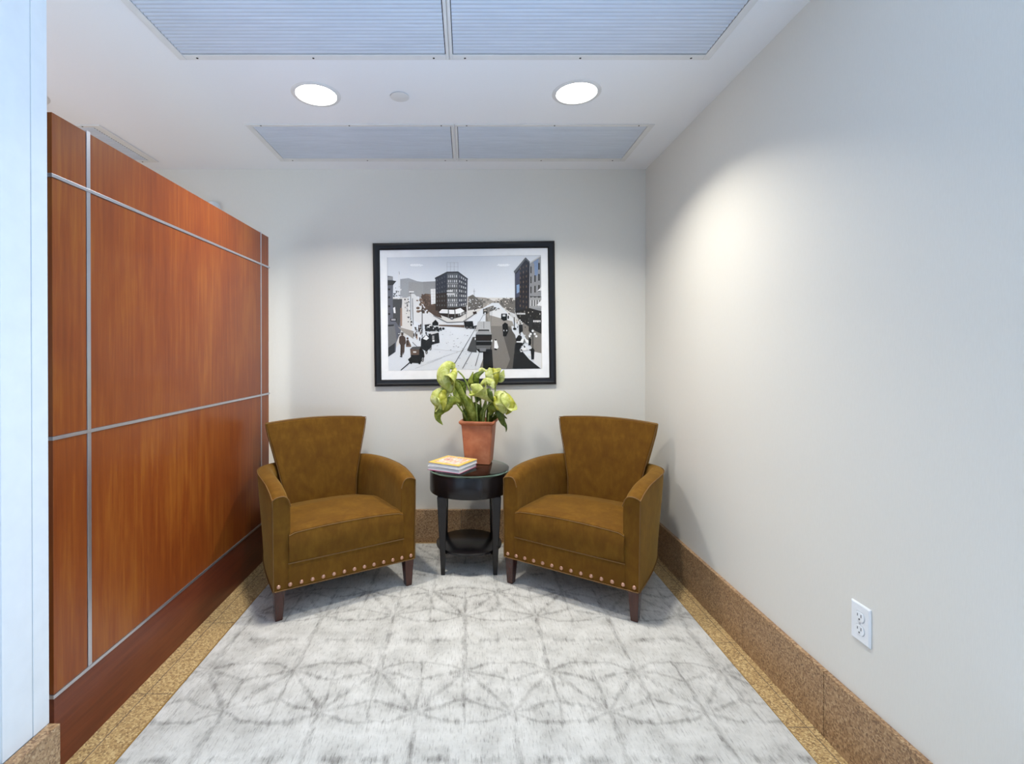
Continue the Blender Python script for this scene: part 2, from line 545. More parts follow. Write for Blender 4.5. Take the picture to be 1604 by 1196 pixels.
struct(box('trim_2', LWX - 0.143, LWX - 0.0015, 1.222, 1.3075, BASEH, CEIL, M_PAINT, bevel=0.001))

# window in the right wall (behind the camera)
wf = empty('window_1', (RIGHTX, 0, 0)); struct(wf)
bm = bmesh.new()
for y in (WIN_Y0, (WIN_Y0 + WIN_Y1) / 2 - 0.025, WIN_Y1 - 0.05):
    add_box(bm, 0.03, 0.09, y, y + 0.05, WIN_Z0, WIN_Z1)
for z in (WIN_Z0, WIN_Z1 - 0.05):
    add_box(bm, 0.031, 0.089, WIN_Y0 + 0.05, WIN_Y1 - 0.05, z, z + 0.05)
newobj('window_frame', bm, M_OUTSIDE, wf)
bm = bmesh.new(); add_box(bm, 0.058, 0.062, WIN_Y0 + 0.04, WIN_Y1 - 0.04, WIN_Z0 + 0.04, WIN_Z1 - 0.04)
newobj('window_pane', bm, M_PGLASS, wf)

wf2 = empty('added_side_window', (FARX, 0, 0)); struct(wf2)  # unseen window and wall opening, added to let the side fill in
bm = bmesh.new()
for y in (0.0, 0.975, 1.95):
    add_box(bm, -0.08, -0.03, y, y + 0.05, 0.4, 2.25)
for z in (0.4, 2.2):
    add_box(bm, -0.079, -0.031, 0.05, 1.95, z, z + 0.05)
newobj('window_frame', bm, M_OUTSIDE, wf2)
bm = bmesh.new(); add_box(bm, -0.057, -0.053, 0.04, 1.96, 0.44, 2.21)
newobj('window_pane', bm, M_PGLASS, wf2)

# granite skirting: tiles with narrow joints
def skirting(name, tiles, thick_axis):
    bm = bmesh.new()
    for t in tiles: add_box(bm, *t)
    return struct(newobj(name, bm, M_STONE, bevel=0.0012, bseg=1))
G = 0.0012
js = [3.195, 2.98, 2.511, 2.044, 1.577, 1.11, 0.643, 0.176]
while js[-1] > REARY + 0.5: js.append(js[-1] - 0.467)
t = []
for a, b_ in zip(js[1:], js[:-1]):
    if b_ > 0.76 or True:
        t.append((RIGHTX - 0.018, RIGHTX, a + G, b_ - G, 0, BASEH if (a > WIN_Y1 - .1 or b_ < WIN_Y0 + .1) else WIN_Z0 - 0.01))
skirting('baseboard_right', t, 'x')
t = []
xs = [-0.04 + 0.467 * k for k in range(-7, 3)] + [RIGHTX - 0.018]
for a, b_ in zip(xs[:-1], xs[1:]):
    if a > FARX: t.append((a + G, b_ - G, BACKY - 0.020, BACKY, 0, BASEH))
skirting('baseboard_back', t, 'y')
t = []
ys = [REARY + 0.02 + 0.467 * k for k in range(9)]; ys = [y for y in ys if y < 1.2] + [LWY]
for a, b_ in zip(ys[:-1], ys[1:]): t.append((LWX - 0.0005, LWX + 0.032, a + G, b_ - G, 0, BASEH))
t.append((LWX - 0.16, LWX - 0.002, LWY + 0.001, LWY + 0.03, 0, BASEH))
skirting('baseboard_left', t[:-1], 'x')

# carpet inset with a granite border whose joints are thin dark lines
CX0, CX1, CY1 = -1.066, 1.058, 3.165
car = box('carpet', CX0, CX1, REARY + 0.1, CY1, -0.004, 0.006, M_CARPET, bevel=0.003)
tag(car, 'pale grey distressed lattice carpet inset between the granite floor borders', 'carpet')
bm = bmesh.new()
add_box(bm, 1.1285, 1.1305, REARY, BACKY - 0.02, -0.002, 0.0006)
add_box(bm, -1.172, -1.1695, REARY, 3.1, -0.002, 0.0006)
for y in (3.03, 2.56, 2.09, 1.617, 1.15, 0.68):
    add_box(bm, CX1, RIGHTX - 0.018, y, y + 0.002, -0.002, 0.0005)
for y in (3.18, 2.71, 2.243, 1.776, 1.309, 0.84):
    add_box(bm, -1.22, CX0, y, y + 0.002, -0.002, 0.0005)
struct(newobj('trim_3', bm, simple('grout', (0.16, 0.12, 0.09), 0.9)))
bm = bmesh.new()
add_box(bm, CX0 - 0.006, CX0, REARY + .1, CY1 + 0.006, -0.002, 0.0035)
add_box(bm, CX1, CX1 + 0.004, REARY + .1, CY1 + 0.006, -0.002, 0.0035)
add_box(bm, CX0, CX1, CY1, CY1 + 0.005, -0.002, 0.0035)
struct(newobj('trim_4', bm, simple('brass_edge_strip', (0.42, 0.27, 0.08), 0.45, 0.5)))

# ------------------------------------------------------------------ cherry room divider
DX = -1.22; DY0, DY1, DTOP = 1.436, 3.000, 1.951; DT = 0.155
div = empty('room_divider', (DX, DY0, 0))
tag(div, 'tall cherry wood room divider with aluminium reveal strips along the left side', 'room divider')
def dbox(name, x0, x1, y0, y1, z0, z1, mat, bevel=0.001, parent=div):
    return box(name, x0 - DX, x1 - DX, y0 - DY0, y1 - DY0, z0, z1, mat, parent, bevel)
dbox('core', DX - DT + 0.018, DX - 0.014, DY0 + 0.012, DY1 - 0.006, 0.0, DTOP - 0.002, M_DARKEDGE, 0)
Z = [(0.236, 0.986), (0.998, 1.760), (1.771, DTOP)]
Yc = [(DY0, 1.565), (1.583, 2.884), (2.896, DY1)]
for z0, z1 in Z:
    for y0, y1 in Yc:
        p = dbox('veneer_panel', DX - 0.014, DX, y0 + 0.0005, y1 - 0.0005, z0, z1, M_CHERRY)
    dbox('end_panel', DX - DT, DX - 0.0145, DY0, DY0 + 0.012, z0, z1, M_DARKEDGE)
    dbox('back_panel', DX - DT, DX - DT + 0.017, DY0 + 0.0125, DY1, z0, z1, M_CHERRY)
dbox('kick_board', DX - 0.014, DX + 0.001, DY0, DY1, 0.0, 0.224, M_CHERRY_H)
dbox('end_panel', DX - DT, DX - 0.0145, DY0, DY0 + 0.012, 0.0, 0.224, M_DARKEDGE)
for z in (0.2245, 0.9865, 1.7605):
    dbox('reveal_strip', DX - DT - 0.002, DX + 0.003, DY0 - 0.003, DY1 + 0.012, z, z + 0.011, M_STEEL, 0.0008)
for y0, y1 in ((1.566, 1.582), (2.885, 2.895)):
    dbox('reveal_strip', DX - 0.013, DX + 0.0015, y0, y1, 0.2355, DTOP + 0.006, M_STEEL, 0.0008)

# ------------------------------------------------------------------ ceiling fittings
def ceiling_vent(x0, x1, y0, y1, label, group='aluminium ceiling grilles', edges=(0.03, 0.03, 0.03, 0.03), pitch=0.0195):
    """frame hangs 4 mm below the ceiling; fluted panel recessed inside. edges = left, right, near, far frame widths"""
    cx, cy = (x0 + x1) / 2, (y0 + y1) / 2
    root = empty('ceiling_vent', (cx, cy, CEIL))
    tag(root, label, 'ceiling vent', group)
    l, r, n, f = edges
    X0, X1, Y0, Y1 = x0 - cx, x1 - cx, y0 - cy, y1 - cy
    bm = bmesh.new()
    add_box(bm, X0, X0 + l, Y0, Y1, -0.006, 0)
    add_box(bm, X1 - r, X1, Y0, Y1, -0.006, 0)
    add_box(bm, X0 + l, X1 - r, Y0, Y0 + n, -0.0058, 0)
    add_box(bm, X0 + l, X1 - r, Y1 - f, Y1, -0.0058, 0)
    newobj('frame', bm, M_VENTFRAME, root, bevel=0.0012, bseg=1)
    bm = bmesh.new()
    add_box(bm, X0 + l, X1 - r, Y0 + n, Y1 - f, -0.0012, 0.0)
    newobj('backing', bm, M_DARK, root)
    # fluted panel: one extruded zig-wave section
    ya, yb = Y0 + n + 0.003, Y1 - f - 0.004
    k = max(4, round((yb - ya) / pitch)); pt = (yb - ya) / k
    prof = []
    for i in range(k):
        for s in range(7):
            tt = s / 7
            prof.append((ya + (i + tt) * pt, -0.0022 - 0.0040 * math.sin(math.pi * tt) ** 0.7))
    prof.append((yb, -0.0022))
    bm = bmesh.new()
    add_grid(bm, [[(x, y, z) for y, z in prof] for x in (X0 + l + 0.003, X1 - r - 0.003)])
    newobj('louvre_panel', bm, M_FLUTED, root, smooth=40)
    W = X1 - X0
    for sx in (X0 + l + 0.05, X0 + W * 0.5, X1 - r - 0.05):
        for sy in (Y0 + n * 0.4, Y1 - f * 0.4):
            bm = bmesh.new(); add_lathe(bm, [(0.0042, 0), (0.0042, -0.0012), (0.002, -0.0018)], 10, (sx, sy, -0.006))
            newobj('screw', bm, M_SCREW, root)
    return root
ceiling_vent(-1.178, -0.0745, 1.50, 2.005, 'large fluted ceiling grille nearest the camera, left half beside the white wall', edges=(0.03, 0.012, 0.03, 0.034))
ceiling_vent(-0.0715, 0.990, 1.50, 2.005, 'large fluted ceiling grille nearest the camera, right half by the right wall', edges=(0.012, 0.03, 0.03, 0.034))
ceiling_vent(-1.172, -0.0745, 2.575, 3.070, 'fluted ceiling grille close to the back wall, left of the dark gap', edges=(0.032, 0.013, 0.022, 0.042), pitch=0.0175)
ceiling_vent(-0.0665, 0.988, 2.575, 3.070, 'fluted ceiling grille close to the back wall, right of the dark gap', edges=(0.013, 0.032, 0.022, 0.042), pitch=0.0175)
ceiling_vent(-2.55, -1.945, 2.585, 3.085, 'white ceiling grille half hidden above the cherry wood divider', edges=(0.03, 0.045, 0.022, 0.03), pitch=0.0175)

def downlight(x, y, label, power=1.0):
    root = empty('downlight', (x, y, CEIL))
    tag(root, label, 'ceiling light', 'recessed round ceiling downlights')
    bm = bmesh.new()
    add_lathe(bm, [(0.0925, 0), (0.0925, -0.002), (0.0935, -0.0045), (0.108, -0.0035), (0.1125, 0)], 64, cap0=False, cap1=False)
    newobj('trim_ring', bm, M_PAINT, root, smooth=50)
    bm = bmesh.new()
    prof = [(0.0920, -0.0008), (0.086, -0.004), (0.06, -0.0065), (0.03, -0.0075), (0.002, -0.008)]
    add_lathe(bm, prof, 48, cap0=True, cap1=True)
    newobj('lens', bm, M_LENS, root, smooth=60)
    d = bpy.data.lights.new('downlight_beam', 'AREA')
    d.energy = LAMP_W * power; d.color = LAMP_COL
    d.shape = 'DISK'; d.size = 0.15; d.spread = math.radians(126)
    lo = bpy.data.objects.new('beam', d); COL.objects.link(lo); lo.parent = root
    lo.location = (0, 0, -0.0095)
    lo['kind'] = 'light'
    # soft glow from the lens edge
    return root
names = ['lit round downlight in the ceiling above the left armchair, beside the sprinkler disc',
         'lit round downlight in the ceiling above the right armchair, nearest the right wall',
         'lit round downlight behind the camera on the left side of the ceiling',
         'lit round downlight behind the camera on the right side of the ceiling',
         'lit round downlight in the ceiling of the side area behind the wooden divider']
for (x, y, on), nm in zip(LAMPS, names): downlight(x, y, nm, on)

spr = empty('sprinkler_cover', (-0.3166, 2.296, CEIL))
tag(spr, 'small round white sprinkler cover plate flush in the ceiling between the two downlights', 'sprinkler cover')
bm = bmesh.new(); add_lathe(bm, [(0.036, 0), (0.036, -0.004)], 40); newobj('shadow_gap', bm, M_DARK, spr)
bm = bmesh.new(); add_lathe(bm, [(0.0435, -0.0038), (0.0435, -0.0058), (0.041, -0.0065)], 48); newobj('cover_plate', bm, M_PAINT, spr, smooth=40)

# small white dome on the back wall just above the divider
det = empty('wall_sensor', U(334, 328, BACKY))
tag(det, 'small rounded white wall sensor peeking over the top of the wooden divider', 'sensor')
bm = bmesh.new()
rows = []
for i in range(9):
    a = i / 8 * math.pi / 2
    rr, yy = 0.045 * math.cos(a) ** 0.6 if i < 8 else 0.004, -0.05 * math.sin(a)
    rows.append([(rr * math.cos(b2), yy, 1.15 * rr * math.sin(b2)) for b2 in [2 * math.pi * k / 28 for k in range(28)]])
add_grid(bm, rows, close_u=True, cap1=True)
newobj('housing', bm, M_PLASTIC, det, smooth=60)
bm = bmesh.new(); add_lathe(bm, [(0.05, 0), (0.05, 0.006)], 28, M=Matrix.Rotation(math.pi / 2, 4, 'X')); newobj('base_plate', bm, M_PLASTIC, det)

# ------------------------------------------------------------------ wall outlet on right wall
out = empty('wall_outlet', (RIGHTX, 1.4465, 0.442))
tag(out, 'white duplex wall outlet low on the right wall', 'outlet')
bm = bmesh.new()
add_grid(bm, [[(0, y * 0.0355, z * 0.057) for y, z in ((-1, -1), (1, -1), (1, 1), (-1, 1))],
              [(-0.004, y * 0.0355, z * 0.057) for y, z in ((-1, -1), (1, -1), (1, 1), (-1, 1))],
              [(-0.0065, y * 0.0310, z * 0.0525) for y, z in ((-1, -1), (1, -1), (1, 1), (-1, 1))]], close_u=True, cap0=True, cap1=True)
newobj('cover_plate', bm, M_PLASTIC, out, bevel=0.0015)
def outline(r, h, n=24):
    pts = []
    for k in range(n):
        a = 2 * math.pi * k / n
        y, z = r * math.cos(a), r * math.sin(a)
        z = max(-h, min(h, z)); pts.append((y, z))
    return pts
for s in (1, -1):
    bm = bmesh.new(); ol = outline(0.0172, 0.0138)
    add_grid(bm, [[(x, y * k, z * k + s * 0.0195) for y, z in ol] for x, k in ((-0.0062, 1), (-0.0080, 1), (-0.0086, 0.95))], close_u=True, cap0=True, cap1=True)
    rc = newobj('receptacle', bm, M_PLASTIC, out)
    bm = bmesh.new(); ol = outline(0.0182, 0.0148)
    add_grid(bm, [[(x, y, z + s * 0.0195) for y, z in ol] for x in (-0.0060, -0.0068)], close_u=True, cap0=True, cap1=True)
    newobj('shadow_line', bm, simple('outlet_seam', (0.35, 0.37, 0.40), 0.6), rc)
    for dy, hh in ((-0.0064, 0.0045), (0.0064, 0.0037)):
        bm = bmesh.new(); add_box(bm, -0.0089, -0.0080, dy - 0.0012, dy + 0.0012, s * 0.0195 + 0.004 - hh, s * 0.0195 + 0.004 + hh)
        newobj('slot', bm, M_SLOT, rc)
    bm = bmesh.new(); add_lathe(bm, [(0.0026, 0.0080), (0.0026, 0.0089)], 14, M=Matrix.Translation((0, 0, s * 0.0195 - 0.0075)) @ Matrix.Rotation(-math.pi / 2, 4, 'Y'))
    newobj('ground_hole', bm, M_SLOT, rc)
bm = bmesh.new(); add_lathe(bm, [(0.0032, 0.0062), (0.0030, 0.0074), (0.001, 0.0078)], 14, M=Matrix.Rotation(-math.pi / 2, 4, 'Y'))
newobj('screw', bm, M_STEEL, out)

# ------------------------------------------------------------------ armchair
def smoothstep(t): return t * t * (3 - 2 * t)
def armchair():
    root = empty('armchair')
    zb = 0.143
    # plan path of arm outer face at the bottom and at the top
    topP = catmull([(.358, 0, 0), (.361, .14, 0), (.363, .30, 0), (.357, .44, 0), (.335, .54, 0), (.288, .61, 0), (.215, .650, 0)], 6)
    botP = catmull([(.354, 0, 0), (.352, .14, 0), (.344, .30, 0), (.327, .44, 0), (.302, .53, 0), (.256, .595, 0), (.195, .63, 0)], 6)
    for s in (-1, 1):
        n = len(topP); rows = []; pipe = []; pipe_in = []
        for i in range(n):
            t = i / (n - 1)
            y = topP[i].y
            ztop = interp([0, .05, .13, .22, .35, .5, .66], [.566, .585, .602, .607, .606, .602, .597], y)
            th_t = interp([0, .2, .45, 1], [.080, .082, .088, .07], t)
            th_b = interp([0, .2, .45, 1], [.066, .066, .070, .06], t)
            d = (topP[min(n - 1, i + 1)] - topP[max(0, i - 1)]).normalized()
            inn = Vector((-d.y, d.x, 0))   # left of travel -> inward for right arm
            prof = []
            OUT = 9
            for k in range(OUT):                      # outer face upward
                q = k / (OUT - 1)
                p = botP[i].lerp(topP[i], smoothstep(q) * 0.5 + q * 0.5)
                prof.append(Vector((p.x, p.y, zb + (ztop - 0.004 - zb) * q)))
            pipe.append(prof[-1].copy())
            for k in range(1, 8):                     # gently crowned top
                q = k / 8
                p = topP[i] + inn * (th_t * q)
                zz = ztop + 0.010 * math.sin(math.pi * min(1, q * 1.0)) - 0.028 * max(0, (q - .62) / .38) ** 2
                prof.append(Vector((p.x, p.y, zz)))
            for k in range(OUT):                      # inner face down
                q = k / (OUT - 1)
                th = th_t + (th_b - th_t) * q + 0.004 * math.sin(math.pi * q)
                p = topP[i].lerp(botP[i], q) + inn * th
                prof.append(Vector((p.x, p.y, ztop - 0.040 + (zb - ztop + 0.040) * q)))
            for v in prof: v.x *= s
            rows.append(prof)
        if s < 0: pass
        bm = bmesh.new()
        add_grid(bm, rows, close_u=True, cap0=True, cap1=True)
        arm = newobj('arm', bm, M_VELVET, root, smooth=48, bevel=0.004)
        # piping: up the front outer edge, along the arm top outer edge, and across the top of the front face
        bm = bmesh.new()
        front = [Vector((s * botP[0].x, -0.001, zb + 0.004))] + [Vector((rows[0][k].x, -0.002, rows[0][k].z)) for k in range(1, 9)]
        alongtop = [Vector((s * p.x * 1.003, p.y, p.z + 0.001)) for p in pipe[1:]]
        add_tube(bm, front + alongtop, 0.0032, 6)
        cross = [Vector((rows[0][k].x, -0.003, rows[0][k].z + 0.001)) for k in range(8, 17)]
        add_tube(bm, cross, 0.0028, 6)
        side = [Vector((s * (p.x + .002), p.y, zb + 0.003)) for p in botP]
        add_tube(bm, side, 0.003, 6)
        newobj('piping', bm, M_PIPING, arm, smooth=60)
    # backrest: flared, slightly curved in plan, leaning back
    def backpt(u, z, side):
        hw = interp([zb, .36, .48, .60, .70, .78, .84], [.230, .205, .212, .238, .263, .283, .292], z)
        ycen = interp([zb, .36, .84], [.545, .545, .612], z)
        th = interp([zb, .60, .84], [.075, .085, .060], z)
        y = ycen - 0.040 * u * u + side * th
        return Vector((u * hw, y, z))
    rows = []
    zs = [zb, .25, .36, .42, .48, .54, .60, .66, .72, .77, .805, .826, .836]
    NU = 18
    for z in zs:
        fr = [backpt(-1 + 2 * k / NU, z, 0) for k in range(NU + 1)]
        bk = [backpt(1 - 2 * k / NU, z, 1) for k in range(NU + 1)]
        loop = fr + bk
        zadd = lambda u: 0.012 * (1 - u * u)
        for v in loop:
            hw = max(1e-6, abs(backpt(1, z, 0).x)); u = v.x / hw
            v.z += (z - zb) / (0.836 - zb) * zadd(u) * 1.0
            # soft pillow belly on the front
            if v in fr: v.y -= 0.016 * max(0, 1 - u * u) * math.sin(math.pi * max(0, min(1, (z - .3) / .56)))
        rows.append(loop)
    bm = bmesh.new(); add_grid(bm, rows, close_u=True, cap0=True, cap1=True)
    bk = newobj('backrest', bm, M_VELVET, root, smooth=45, bevel=0.009, bseg=3)
    bm = bmesh.new()
    edge = [Vector((r[0].x - .0015, r[0].y + .003, r[0].z)) for r in rows[2:]] + [Vector((v.x, v.y + .004, v.z)) for v in rows[-1][1:NU]] + \
           [Vector((r[NU].x + .0015, r[NU].y + .003, r[NU].z)) for r in rows[2:][::-1]]
    add_tube(bm, edge, 0.0026, 6)
    newobj('piping', bm, M_PIPING, bk, smooth=60)
    # seat cushion, crowned
    NX, NY = 22, 20
    def top(ix, iy):
        u = -1 + 2 * ix / NX; v = iy / NY
        hw = interp([0, .1, .6, 1], [.286, .288, .275, .215], v)
        y = -0.002 + v * 0.545 - (0.004 * (1 - u * u) if v < .5 else 0)
        zc = 0.414 + 0.016 * (1 - u ** 2) * math.sin(math.pi * min(1, (v * .75 + .22))) ** .8 - 0.003 * abs(u) ** 4 - 0.09 * max(0, v - .6)
        e = min(1, (1 - abs(u)) / .06, ); ee = min(1, v / .06)
        zc -= 0.007 * (1 - math.sqrt(max(0, 1 - (1 - e) ** 2))) + 0.008 * (1 - math.sqrt(max(0, 1 - (1 - ee) ** 2)))
        return Vector((u * hw, y, zc))
    bm = bmesh.new()
    T = [[bm.verts.new(top(ix, iy)) for ix in range(NX + 1)] for iy in range(NY + 1)]
    for iy in range(NY):
        for ix in range(NX):
            bm.faces.new((T[iy][ix], T[iy][ix + 1], T[iy + 1][ix + 1], T[iy + 1][ix]))
    ring = [T[0][i] for i in range(NX + 1)] + [T[j][NX] for j in range(1, NY + 1)] + [T[NY][i] for i in range(NX - 1, -1, -1)] + [T[j][0] for j in range(NY - 1, 0, -1)]
    prev = ring
    zb0 = 0.266
    LV = 6
    for l in range(1, LV + 1):
        q = l / LV; cur = []
        for v in ring:
            c = v.co.copy()
            bulge = 0.010 * math.sin(math.pi * q)
            k = (1 + bulge / 0.3)
            front = c.y < 0.02
            cur.append(bm.verts.new((c.x * (1 if front else k), c.y - (bulge * 1.1 if front else 0), c.z + (zb0 - c.z) * q)))
        m = len(ring)
        for j in range(m):
            bm.faces.new((prev[j], prev[(j + 1) % m], cur[(j + 1) % m], cur[j]))
        prev = cur
    bm.faces.new(prev)
    seat = newobj('seat_cushion', bm, M_VELVET, root, smooth=50)
    bm = bmesh.new()
    add_tube(bm, [top(ix, 0) + Vector((0, -.001, -.006)) for ix in range(NX + 1)], 0.0022, 6)
    newobj('piping', bm, M_PIPING, seat, smooth=60)
    # front rail and body under the seat
    bm = bmesh.new()
    add_box(bm, -.292, .292, -.001, .50, zb, 0.264)
    rail = newobj('front_rail', bm, M_VELVET, root, bevel=0.006)
    bm = bmesh.new()
    add_tube(bm, [Vector((x * .01, -.0045, 0.262)) for x in range(-29, 30)], 0.003, 6)
    add_tube(bm, [Vector((x * .01, -.003, zb + .002)) for x in range(-35, 36)], 0.0028, 6)
    newobj('piping', bm, M_PIPING, rail, smooth=60)
    # nail heads
    for k in range(14):
        x = -0.332 + 0.664 * k / 13
        bm = bmesh.new()
        add_lathe(bm, [(0.0098, 0), (0.0092, 0.0022), (0.0066, 0.0042), (0.003, 0.0052), (0.0006, 0.0055)], 14, M=Matrix.Translation((x, -0.0015, zb + 0.021)) @ Matrix.Rotation(math.pi / 2, 4, 'X'))
        newobj('nail_head', bm, M_NAIL, root, smooth=60)
    # legs
    for s in (-1, 1):
        for yy, dx, lean in ((0.028, .326, 0.0), (0.56, .225, 0.03)):
            bm = bmesh.new(); R = []
            for z, h in ((0.0, .0155), (0.008, .017), (0.1445, .0255)):
                cx = s * (dx + 0.002 * (1 - z / .143)); cy = yy + lean * (1 - z / .1435)
                R.append([(cx + a * h, cy + b2 * h, z) for a, b2 in ((-1, -1), (1, -1), (1, 1), (-1, 1))])
            add_grid(bm, R, close_u=True, cap0=True, cap1=True)
            newobj('leg', bm, M_MAHOG, root, bevel=0.002)
    return root
ch = armchair()
ch.location = (-0.5905 + 0.008, 2.4425 - .035, 0.006); ch.rotation_euler = (0, 0, math.radians(31.5))
tag(ch, 'gold brown velvet armchair with copper nail heads, left of the side table', 'armchair', 'matching velvet armchairs in the corner')
ch2 = copy_tree(ch, (0.4945 - 0.004, 2.452 - .035, 0.006), math.radians(-34.5))
tag(ch2, 'gold brown velvet armchair with copper nail heads, right of the side table')

# ------------------------------------------------------------------ round side table
TX, TY = 0.010, 2.862
tb = empty('side_table', (TX, TY, 0.006))
tag(tb, 'round black side table with glass top and lower shelf between the armchairs', 'side table')
bm = bmesh.new()
add_lathe(bm, [(0.222, .444), (0.227, .439), (0.229, .445), (0.229, .554), (0.226, .558)], 96)
newobj('drum_apron', bm, M_ESPRESSO, tb, smooth=40)
bm = bmesh.new()
add_lathe(bm, [(0.224, .5585), (0.2335, .5590), (0.2340, .5695), (0.2255, .5735)], 128)
newobj('glass_top', bm, M_TGLASS, tb, smooth=30)
bm = bmesh.new()
add_lathe(bm, [(0.186, .118), (0.191, .121), (0.191, .131), (0.187, .134)], 96)
newobj('lower_shelf', bm, M_ESPRESSO, tb, smooth=40)
for sx in (-1, 1):
    for sy in (-1, 1):
        bm = bmesh.new(); R = []
        for z, hw, r in ((0.0, .0115, .145), (0.13, .0155, .147), (.30, .0215, .1495), (.4395, .026, .151)):
            R.append([(sx * r + a * hw, sy * r * .98 + b2 * hw, z) for a, b2 in ((-1, -1), (1, -1), (1, 1), (-1, 1))])
        add_grid(bm, R, close_u=True, cap0=True, cap1=True)
        newobj('leg', bm, M_ESPRESSO, tb, bevel=0.003)
GLASSZ = 0.580

# ------------------------------------------------------------------ books
def colour_layer(bm):
    return bm.loops.layers.float_color.new('Col')
def book(name, label, cx, cy, z, ang, w, d, h, kind):
    root = empty(name, (cx, cy, z), ang)
    tag(root, label, 'book', 'books stacked on the side table')
    c = 0.0016
    box('page_block', -w / 2 + .003, w / 2 - .003, -d / 2 + .003, d / 2 - .003, c, h - c, M_PAGES, root)
    if kind == 'spiral':
        box('back_cover', -w / 2, w / 2, -d / 2, d / 2, 0, c, M_WHITECOVER, root, 0.0005)
        bm = bmesh.new(); lay = colour_layer(bm)
        def q(x0, x1, y0, y1, zz, col):
            f = bm.faces.new([bm.verts.new((x, y, zz)) for x, y in ((x0, y0), (x1, y0), (x1, y1), (x0, y1))])
            for l in f.loops: l[lay] = (*col, 1)
        vs = add_box(bm, -w / 2, w / 2, -d / 2, d / 2, h - c, h)
        for f in bm.faces:
            for l in f.loops: l[lay] = (0.80, 0.52, 0.10, 1)
        rnd = random.Random(3)
        W, D = w * .78, d * .74
        q(-W / 2, W / 2, -D / 2, D / 2, h + .0002, (0.78, 0.60, 0.45))
        for i in range(9):
            for j in range(7):
                x = -W / 2 + W * i / 9; y = -D / 2 + D * j / 7
                if rnd.random() < .8:
                    q(x + .001, x + W / 9 * rnd.uniform(.6, 1), y, y + D / 7 * rnd.uniform(.5, 1), h + .0004,
                      rnd.choice([(.75, .30, .28), (.8, .48, .50), (.62, .60, .66), (.85, .7, .45), (.55, .25, .2), (.8, .8, .78), (.70, .38, .16)]))
        newobj('front_cover', bm, M_COVER, root)
        bm = bmesh.new()
        for k in range(17):
            x = -w / 2 + .008 + (w - .016) * k / 16
            add_tube(bm, [Vector((x, d / 2 - .001 + .006 * math.cos(a), h / 2 + (h / 2 + .0022) * math.sin(a))) for a in [2 * math.pi * j / 12 for j in range(13)]], 0.0009, 5)
        newobj('spiral_binding', bm, M_WHITECOVER, root)
    else:
        box('front_cover', -w / 2, w / 2, -d / 2, d / 2, h - c, h, M_WHITECOVER, root, 0.0005)
        box('back_cover', -w / 2, w / 2, -d / 2, d / 2, 0, c * 1.8, M_MAGENTA, root, 0.0005)
        box('spine', -w / 2, w / 2, d / 2 - c, d / 2 + .0008, 0.0002, h, M_MAGENTA, root, 0.0005)
    return root
book('hardback_book', 'thick white and pink book lying under the yellow spiral book on the glass table top',
     -0.086, 2.800, GLASSZ, math.radians(-29), .208, .200, .021, 'hard')
book('spiral_book', 'yellow spiral bound book with a pink cover picture, topmost on the glass table top',
     -0.082, 2.800, GLASSZ + .0235, math.radians(-31), .205, .205, .021, 'spiral')

# ------------------------------------------------------------------ potted plant
PX, PY = 0.072, 2.970
pl = empty('potted_plant', (PX, PY, GLASSZ))
tag(pl, 'square terracotta pot of drooping lime green calla lilies on the glass table top', 'potted plant')
ROT = math.radians(-11)
def sq(h, z, r=.10):
    pts = []
    for cx_, cy_, a0 in ((1, 1, 0), (-1, 1, 90), (-1, -1, 180), (1, -1, 270)):
        for k in range(5):
            a = math.radians(a0 + 90 * k / 4)
            pts.append(Vector((cx_ * h * (1 - r) + h * r * math.cos(a), cy_ * h * (1 - r) + h * r * math.sin(a), z)))
    return [Matrix.Rotation(ROT, 3, 'Z') @ p for p in pts]
bm = bmesh.new()
prof = [(.066, 0), (.070, .002), (.0745, .06), (.080, .14), (.0855, .215), (.0875, .232), (.093, .238), (.0985, .243), (.1005, .250), (.0985, .257),
        (.093, .258), (.084, .254), (.079, .235), (.074, .19)]
add_grid(bm, [sq(h, z) for h, z in [(h * 1.07, z) for h, z in prof]], close_u=True, cap0=True, cap1=False)
newobj('pot', bm, M_TERRA, pl, smooth=35)
bm = bmesh.new(); add_grid(bm, [sq(.0755, .19), sq(.0755, .2)], close_u=True, cap0=True, cap1=True); newobj('soil', bm, M_SOIL, pl)

def F(cx, cy, dy=0.0):
    """plant-local point from close-up coordinates of the photograph"""
    p = U(665 + cx / 9.967, 560 + cy / 9.967, PY + dy)
    return p - Vector((PX, PY, GLASSZ))

def blade(name, pts, widths, mat, cup=0.25, roll=0.0, ruffle=0.0, seed=0, n=7):
    path = catmull([F(*p) for p in pts], 7)
    m = len(path); rows = []
    for i, p in enumerate(path):
        t = i / (m - 1)
        tg = (path[min(m - 1, i + 1)] - path[max(0, i - 1)]).normalized()
        view = Vector((0, -1, 0))
        side = tg.cross(view)
        if side.length < 1e-3: side = Vector((1, 0, 0))
        side.normalize(); nrm = side.cross(tg).normalized()
        r = math.radians(roll if not callable(roll) else roll(t))
        s2 = side * math.cos(r) + nrm * math.sin(r); n2 = nrm * math.cos(r) - side * math.sin(r)
        w = interp([k / (len(widths) - 1) for k in range(len(widths))], widths, t) / 9.967 / FPX * PY
        row = []
        for k in range(-n, n + 1):
            u = k / n
            off = s2 * (w * u) - n2 * (cup * w * (u * u - .3))
            z = ruffle * mnoise.noise(Vector((i * .35 + seed, u * 1.7, seed))) * abs(u)
            row.append(p + off + n2 * z)
        rows.append(row)
    bm = bmesh.new(); add_grid(bm, rows)
    return newobj(name, bm, mat, pl, smooth=180, solid=0.0016, subsurf=1)

